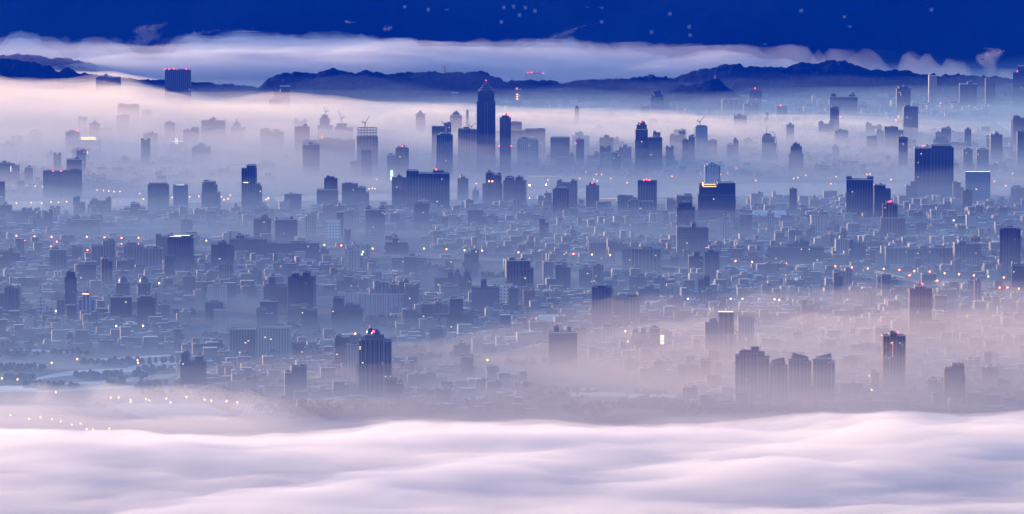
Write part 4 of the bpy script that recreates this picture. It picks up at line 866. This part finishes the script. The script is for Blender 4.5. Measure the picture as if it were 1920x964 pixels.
for a_ in AVEN:
    ribbon('road', [(a_[0] + (a_[2] - a_[0]) * k / 4, a_[1] + (a_[3] - a_[1]) * k / 4, .01) for k in range(5)], DECK, .035) if False else None
    A, B = ground(a_[0], a_[1], .035), ground(a_[2], a_[3], .035); w_ = Vector((7, 0, 0))
    tag(mesh_obj('road', [B - w_, B + w_, A + w_, A - w_], [(0, 1, 2, 3)], DECK), kind='structure')
lamps([(a_[0] + (a_[2] - a_[0]) * k / 4.5 + (1.6 if k % 2 else -1.6), a_[1] + (a_[3] - a_[1]) * (k + .4) / 4.5) for a_ in AVEN for k in range(4)], AVL, 'warm lamp lining one of the straight avenues that cut toward the camera', 'lamps along the straight avenues', 0)
# traffic in the misty avenues
def car_proto():
    e = empty('car', (0, 0, 0)); tag(e, 'small car with glowing lights on the misty avenue', 'car')
    MB().rect_loft([(0, 0, .85, 2.1, .35), (0, 0, .92, 2.2, .6), (0, 0, .9, 2.15, .95), (0, 0, .82, 2.0, 1.0)]).build('body', mat('car_paint', (.3, .3, .32), .3), e)
    MB().rect_loft([(0, .1, .76, 1.2, .98), (0, .2, .62, .8, 1.45)]).build('cabin', GLASSW, e)
    for x in (-.6, .6):
        MB().box(x - .35, x + .35, -2.5, -2.15, .6, 1.3).build('taillight', lamp_mat('tail_light', (1, .05, .05), 14), e)
        MB().loft([[(x * 1.4 + q, yy + .34 * math.cos(k), .34 + .34 * math.sin(k)) for k in np.linspace(0, 5.6, 9)] for q, yy in ((-.1, -1.3), (.1, -1.3))]).build('wheel', mat('tyre', (.02, .02, .02)), e)
    return e
pr = car_proto(); first = True
for cl, (cx_, cy_, sx, sy, n) in enumerate(((1172, 634, 8, 10, 8), (1335, 722, 14, 7, 8), (1636, 715, 5, 14, 8))):
    for k in range(n):
        e = pr if first else copy_tree(pr); first = False
        e.location = ground(cx_ + rnd.uniform(-sx, sx), cy_ + rnd.uniform(-sy, sy)) + Vector((0, 0, .06)); e['label'] = ('car with red lights in the far misty avenue, left of the three-humped block', 'car with red lights in the avenue left of the four slant-roofed towers', 'car with red lights in the straight avenue right of the slant-roofed towers')[cl]; e['group'] = ('cars in the far avenue', 'cars in the middle avenue', 'cars in the right avenue')[cl]
def tl_proto():
    e = empty('traffic_light', (0, 0, 0)); tag(e, 'glowing traffic signal over the misty avenue', 'traffic light')
    MB().bar((0, 0, 0), (0, 0, 6), .15).build('pole', POLE, e); MB().box(-.5, .5, -.3, .3, 5.6, 8).build('housing', STEEL, e)
    MB().round_loft(0, -.6, [(.2, 6.2), (1.0, 6.7), (1.25, 7.3), (1.0, 7.9), (.2, 8.4)], 10).build('lamp', lamp_mat('signal_red', (1, .08, .1), 8), e)
    return e
pr = tl_proto(); first = True
for (x, y) in ((1632, 708), (1636, 713), (1629, 706), (1330, 716), (1339, 722), (1345, 726), (1172, 630), (1176, 636), (1179, 628)):
    e = pr if first else copy_tree(pr); first = False; e.location = ground(x, y); e['label'] = 'red traffic signal glowing in the misty avenues, lower right'; e['group'] = 'red traffic signals'
lamps([(1641, 697), (1627, 700), (1634, 692), (1642, 705), (1638, 688), (1631, 735), (1628, 744), (1635, 740), (1633, 746), (1748, 702), (1750, 712), (1747, 722), (1752, 717), (1350, 730), (1356, 733), (1326, 716), (1250, 675), (1262, 684), (1177, 640), (1168, 627), (1183, 626), (978, 740), (1161, 628)], WARM, 'warm avenue lamp glowing in the lower right mist', 'avenue lamps in the lower right mist', 0)

# houses with lit windows on the dark mountain
def hut_proto():
    e = empty('hillside_house', (0, 0, 0)); tag(e, 'tiny lit house on the dark mountain', 'house')
    MB().box(-7, 7, -5, 5, -6, 6).build('wall', TILE, e); MB().rect_loft([(0, 0, 7.8, 5.8, 6), (0, 0, 7, .4, 9)]).build('roof', TILE, e)
    MB().box(-1.1, 1.1, -5.5, -5.05, 1, 3.0).build('window', lamp_mat('house_window_light', (1, .9, .75), .4), e)
    return e
pr = hut_proto(); first = True; GOLDW = lamp_mat('gold_window_light', (1, .5, .2), 1.2)
spots = [(755, 14), (759, 15), (774, 27), (790, 14), (798, 21), (803, 20), (836, 19), (838, 22), (918, 16), (945, 16), (957, 16), (963, 14), (970, 15), (985, 16), (1002, 20), (1003, 22), (1005, 20), (974, 30), (1016, 35), (1048, 17), (1075, 15), (1103, 18), (1111, 17), (1128, 18), (930, 40), (940, 43), (1120, 42), (1128, 43), (1136, 43), (1222, 62), (1203, 30), (1256, 28), (1247, 67), (1251, 70), (1270, 57), (1294, 68), (1289, 56), (1292, 52), (1586, 52), (1593, 53), (1696, 61), (1502, 22), (1562, 34), (1583, 34), (1578, 84), (1583, 87), (1588, 86), (1593, 90), (1600, 88), (1576, 90), (1418, 86), (1434, 87), (1513, 48), (1746, 20)]
for (x, y) in [q for i, q in enumerate(spots) if i % 2] + [(650, 43), (655, 45), (660, 46), (665, 31), (668, 46), (725, 53), (728, 56), (722, 56), (732, 54)]:
    e = pr if first else copy_tree(pr); first = False; e.location = mountain_point(x, y) + Vector((0, -8, 2)); e['group'] = 'lit houses scattered on the dark mountain'
    left = x < 740
    e['label'] = 'tiny house glowing gold and red in the left mountain hamlets' if left else 'tiny lit house scattered over the dark far mountain'
    if left:
        for ch in e.children:
            if ch.name.startswith('window'): ch.data = ch.data.copy(); ch.data.materials[0] = GOLDW if (x % 2) else lamp_mat('red_window_light', (1, .1, .1), 1.1)

# ------------------------------------------------------------------ fog and haze (real bodies of air with even density)
def fogbank(name, d0, d1, nx, ny, hf, zb, m, wid=.16, cen=0.0):
    nx = int(nx * 1.28)
    ys = np.geomspace(d0, d1, ny); u = np.linspace(-1, 1, nx); XX = ys[:, None] * (wid * u[None, :] + cen); YY = np.repeat(ys[:, None], nx, 1)
    h = np.maximum(hf(XX, YY), 0.0)
    e = np.minimum(1, (1 - np.abs(u)) * 8)[None, :] * np.minimum(1, np.minimum(np.arange(ny), np.arange(ny)[::-1]) / 6.)[:, None]
    ZZ_ = zb + .5 + h * e; n = nx * ny
    v = np.concatenate([np.stack([XX, YY, ZZ_], -1).reshape(-1, 3), np.stack([XX, YY, np.full_like(XX, zb)], -1).reshape(-1, 3)])
    I = np.arange(n).reshape(ny, nx); q = np.stack([I[:-1, :-1], I[:-1, 1:], I[1:, 1:], I[1:, :-1]], -1).reshape(-1, 4)
    f = [tuple(r) for r in q.tolist()] + [tuple(r) for r in (q[:, ::-1] + n).tolist()]
    rim = list(I[0, :]) + list(I[1:, -1]) + list(I[-1, ::-1][1:]) + list(I[::-1, 0][1:-1])
    for i in range(len(rim)):
        p, q2 = int(rim[i]), int(rim[(i + 1) % len(rim)]); f.append((p, p + n, q2 + n, q2))
    o = mesh_obj(name, v, f, m); return tag(o, kind='stuff')

# foreground sea of fog: a thin outer veil and a dense core
EX = [-300, 0, 150, 300, 420, 520, 600, 700, 850, 1000, 1150, 1300, 1400, 1520, 1650, 1800, 1920, 2200]
EY = [784, 784, 794, 801, 798, 788, 780, 770, 770, 764, 774, 770, 762, 757, 755, 758, 750, 746]
def bank(XX, YY, lo, amp, soft, shift):
    px, py = topix(XX, YY, 70.0)
    edge = np.interp(px, EX, EY) + shift + 26 * (fbm(px / 160 + 3, YY / 700, 4, 9) - .5)
    w = .5 * fbm((.6 * XX + .8 * YY) / 800, (.8 * XX - .6 * YY) / 210, 4, 103) + .5 * fbm(XX / 520, YY / 380 - XX / 1300, 4, 105); w2 = fbm(XX / 170, YY / 110 + XX / 600, 3, 113)
    return sstep(0, soft, py - edge) * (lo + amp * (w - .5) * 2 + .30 * amp * (w2 - .5) * 2)
fogbank('fog_bank', 4300, 9300, 300, 420, lambda a, b_: bank(a, b_, 74, 44, 120, -72), -8, vol('fog_bank_air', .010, (.96, .945, 1), .2))
fogbank('fog_veil', 4300, 9700, 260, 360, lambda a, b_: bank(a, b_, 100, 30, 190, -104) , -9, vol('fog_veil_air', .0060, (.98, .95, .95), .25, None, ((1 / 420, 1 / 190, 1 / 60), .40, .72, .6, .35)))
# thin pink veil over the lower left flats
def veil(XX, YY):
    px, py = topix(XX, YY, 30.0)
    top = np.interp(px, [-300, 0, 120, 190, 260, 330, 430, 520, 620, 760], [728, 730, 726, 720, 722, 734, 746, 756, 764, 772])
    return sstep(0, 34, py - top + 8 + 30 * (fbm(px / 70, YY / 260, 4, 33) - .5)) * (40 + 44 * fbm(XX / 240 + YY / 500, YY / 200, 4, 37)) * sstep(980, 850, py) * sstep(880, 430, px)
fogbank('fog_veil', 7200, 9400, 220, 240, veil, -7, vol('low_veil_air', .0024, (1, .95, .95), .2))
# fog layer across the lower right, sunlit pink put into its scatter colour
def pink(XX, YY):
    px, py = topix(XX, YY, 45.0)
    top = np.interp(px, [0, 640, 800, 960, 1100, 1200, 1330, 1500, 1700, 1920, 2200], [668, 640, 625, 606, 588, 574, 560, 556, 556, 546, 540])
    k = np.interp(px, [0, 300, 500, 700, 900, 1150, 1300, 1600, 2200], [.15, .3, .5, .68, .72, .85, 1.05, 1.15, 1.15])
    return sstep(0, 70, py - top - 2 + 40 * (fbm(px / 90, YY / 400, 4, 43) - .5)) * k * (44 + 26 * fbm(XX / 300 + YY / 700, YY / 260, 4, 47))
for i_, (k_, d_) in enumerate(((.7, .0012), (1.15, .0008), (1.8, .0005))):
    fogbank('fog_layer', 8000 + 40 * i_, 11000 + 150 * i_, 200, 180, lambda a, b_, k_=k_, i_=i_: k_ * pink(a + 90 * i_, b_ - 60 * i_), -6.5 - .07 * i_, vol('pink_layer_air', d_, (1, .87, .78)))
# mist over the whole city, the blue of its shade put into the colour
def mist(XX, YY):
    px, py = topix(XX, YY, 0.0)
    T_ = table(px, py, [-200, 480, 960, 1440, 2100], [150, 200, 260, 320, 370, 430, 500, 580, 660, 740],
               [[16, 16, 20, 24, 34], [70, 48, 40, 46, 60], [110, 100, 80, 80, 80], [95, 100, 90, 80, 75], [62, 66, 62, 58, 56], [54, 56, 52, 48, 48], [34, 40, 42, 36, 34], [22, 30, 34, 30, 30], [18, 30, 38, 36, 36], [24, 34, 40, 42, 42]])
    return T_ * (.3 + 1.4 * fbm(XX / 420 + YY / 1800, YY / 330, 5, 53))
for i_, (k_, d_) in enumerate(((.5, .00030), (.8, .00024), (1.15, .00018), (1.6, .00012))):
    fogbank('ground_mist', 8000 + 30 * i_, 20500 - 40 * i_, 160, 240, lambda a, b_, k_=k_, i_=i_: k_ * mist(a + 700 * i_, b_), -6 - .3 * i_, vol('ground_mist_air', d_, (.47, .70, .90)))
def thin_mist(XX, YY):
    px, py = topix(XX, YY, 0.0)
    return np.interp(py, [120, 200, 260, 330, 440, 520, 640, 800], [52, 70, 92, 105, 92, 92, 104, 108]) * (.75 + .5 * fbm(XX / 600, YY / 500, 4, 57))
fogbank('thin_mist', 7900, 18900, 120, 220, thin_mist, -6.2, vol('thin_mist_air', .00024, (.56, .76, .93)))
# cream fog and veil, upper left and centre: warm light tinted into the colour
def cream(XX, YY):
    px, py = topix(XX, YY, 60.0)
    T_ = table(px, py, [-200, 200, 480, 760, 960, 1150, 1440, 2100], [130, 150, 175, 200, 225, 250, 280, 310, 345],
               [[50, 30, 0, 0, 0, 0, 0, 0], [92, 90, 0, 0, 0, 0, 0, 0], [104, 100, 30, 10, 0, 0, 0, 0], [110, 106, 80, 66, 44, 36, 24, 6], [108, 108, 90, 78, 74, 72, 60, 8], [84, 86, 80, 70, 64, 60, 58, 14], [52, 52, 52, 44, 36, 34, 34, 24], [30, 30, 36, 26, 18, 14, 10, 10], [0, 0, 0, 0, 0, 0, 0, 0]])
    return T_ * (1 + np.interp(px, [300, 600], [.32, .95]) * (fbm(XX / 260 + YY / 2600, YY / 420, 5, 63) - .5)) 
fogbank('fog_layer', 12600, 18800, 240, 240, cream, -5.5, vol('cream_fog_air', .0019, (1, .93, .86), .25))
def cream_top(XX, YY):
    px, py = topix(XX, YY, 60.0)
    T_ = table(px, py, [-200, 200, 300, 480, 760, 960, 1440, 2100], [130, 150, 175, 200, 225, 250, 280, 310, 345],
               [[60, 20, 0, 0, 0, 0, 0, 0], [104, 96, 60, 0, 0, 0, 0, 0], [130, 120, 70, 36, 26, 0, 0, 10], [150, 146, 112, 98, 80, 60, 50, 16], [160, 156, 130, 120, 110, 90, 86, 20], [150, 150, 136, 130, 115, 100, 90, 24], [110, 110, 110, 116, 100, 84, 80, 40], [66, 66, 66, 70, 60, 46, 46, 40], [20, 20, 20, 20, 20, 10, 10, 10]])
    return T_ * (1 + .6 * (fbm(XX / 330 + YY / 2000, YY / 500, 5, 163) - .5))
fogbank('fog_veil', 12700, 18300, 200, 200, cream_top, -5.8, vol('cream_veil_air', .00075, (1, .93, .87), .25))
# far sea of fog behind the hills
def far(XX, YY, up=0.0, edge=7, k3=1.0):
    px, py = topix(XX, YY, 120.0)
    top = np.interp(px, [-300, 0, 40, 90, 130, 180, 250, 300, 360, 450, 560, 700, 740, 800, 930, 1000, 1060, 1120, 1250, 1400, 1600, 1800, 2200], [66, 64, 52, 66, 72, 66, 76, 80, 62, 60, 62, 64, 68, 76, 76, 74, 66, 76, 82, 85, 90, 98, 104])
    k = np.interp(px, [-300, 1000, 1250, 1450, 1700, 2200], [1, 1, .95, .85, .65, .5])
    w = .65 * fbm(XX / 1400 + YY / 2400, YY / 380, 5, 133) + .45 * fbm(XX / 420, YY / 210, 5, 143)
    front = sstep(18000, 18500, YY)
    if up: return front * sstep(0, 20, py - top + 8 + edge * (fbm(px / 45, YY / 300, 6, 139) - .5)) * (up + 60 * (w - .5))
    return front * sstep(0, 13, py - top + edge * (fbm(px / 45, YY / 300, 6, 139) - .5)) * k * (106 + 130 * (w - .55) * 2)
fogbank('far_fog_sea', 17800, 20600, 320, 300, far, -5, vol('far_fog_air', .016, (.93, .93, 1), .1, None, ((1 / 900, 1 / 420, 1 / 30), .36, .64, .15, .4)))
fogbank('far_fog_veil', 17700, 20900, 240, 220, lambda a, b_: far(a, b_, 138, 22), -5.2, vol('far_veil_air', .0012, (.86, .89, 1), .1))
# small clouds: steam plumes and torn wisps
def wisp(name, pts, D, m, seed):
    """a tapering tube of mist through pts = (px, py, radius px)"""
    s = D / F; n = 26; P = []
    for x in np.linspace(0, len(pts) - 1, 30):
        i = min(int(x), len(pts) - 2); f = x - i; P.append([pts[i][j] * (1 - f) + pts[i + 1][j] * f for j in range(3)])
    rings = []
    for a, (x, y, r) in enumerate(P):
        c = Vector(((x - 960) * s, D, z_at(y, D)))
        rr = [max(.6, r * s * (.55 + .95 * float(fbm(np.array([k * .9 if k < n / 2 else (n - k) * .9]), np.array([a * .34]), 3, seed)[0]))) for k in range(n)]
        rings.append([tuple(c + Vector((rr[k] * math.cos(6.283 * k / n), 1.3 * rr[k] * math.sin(6.283 * k / n), rr[k] * .25 * math.sin(a * 1.3 + k)))) for k in range(n)])
    o = MB().loft(rings).build(name, m); return tag(o, kind='stuff')
wisp('steam_cloud', [(1860, 150, 8), (1856, 138, 10), (1858, 127, 12), (1852, 116, 17), (1850, 108, 22), (1862, 101, 19), (1872, 95, 13), (1860, 92, 9), (1846, 90, 3)], 18700, vol('steam_cloud_air', .0042, (1, .98, .99)), 5)
wisp('mist_wisp', [(240, 92, 16), (262, 80, 22), (280, 68, 22), (270, 58, 20), (284, 52, 18), (302, 46, 10), (312, 42, 3)], 19350, vol('thin_wisp_air', .0018, (1, .98, .99)), 6)
wisp('mist_wisp', [(250, 60, 3), (262, 54, 8), (272, 50, 10), (285, 48, 6), (300, 46, 2)], 19300, vol('torn_wisp_air', .003, (1, .98, .99)), 16)
wisp('mist_wisp', [(290, 86, 12), (330, 74, 18), (360, 64, 16), (400, 58, 10), (450, 54, 6), (480, 53, 2)], 19500, vol('thinner_wisp_air', .0015, (1, .98, .99)), 7)
wisp('mist_wisp', [(990, 84, 10), (1030, 74, 14), (1058, 64, 12), (1078, 54, 6), (1100, 47, 3), (1135, 43, 1)], 19300, vol('drifting_wisp_air', .0024, (1, .98, .99)), 8)
wisp('smoke_plume', [(332, 131, 1), (331, 126, 2), (329, 122, 3), (331, 118, 3), (330, 114, 1)], 16550, vol('steam_air', .005, (1, .95, .96)), 10)
# the air itself
v = MB().box(-9500, 9500, -400, 40000, -1.5, 2600)
tag(v.build('haze', vol('haze_air', 2.8e-5, (.0, .05, .62), 0.0, (.9, .9, 1.0))), kind='stuff')
bpy.data.objects['haze'].data.name = 'haze'
print('objects', len(bpy.data.objects))
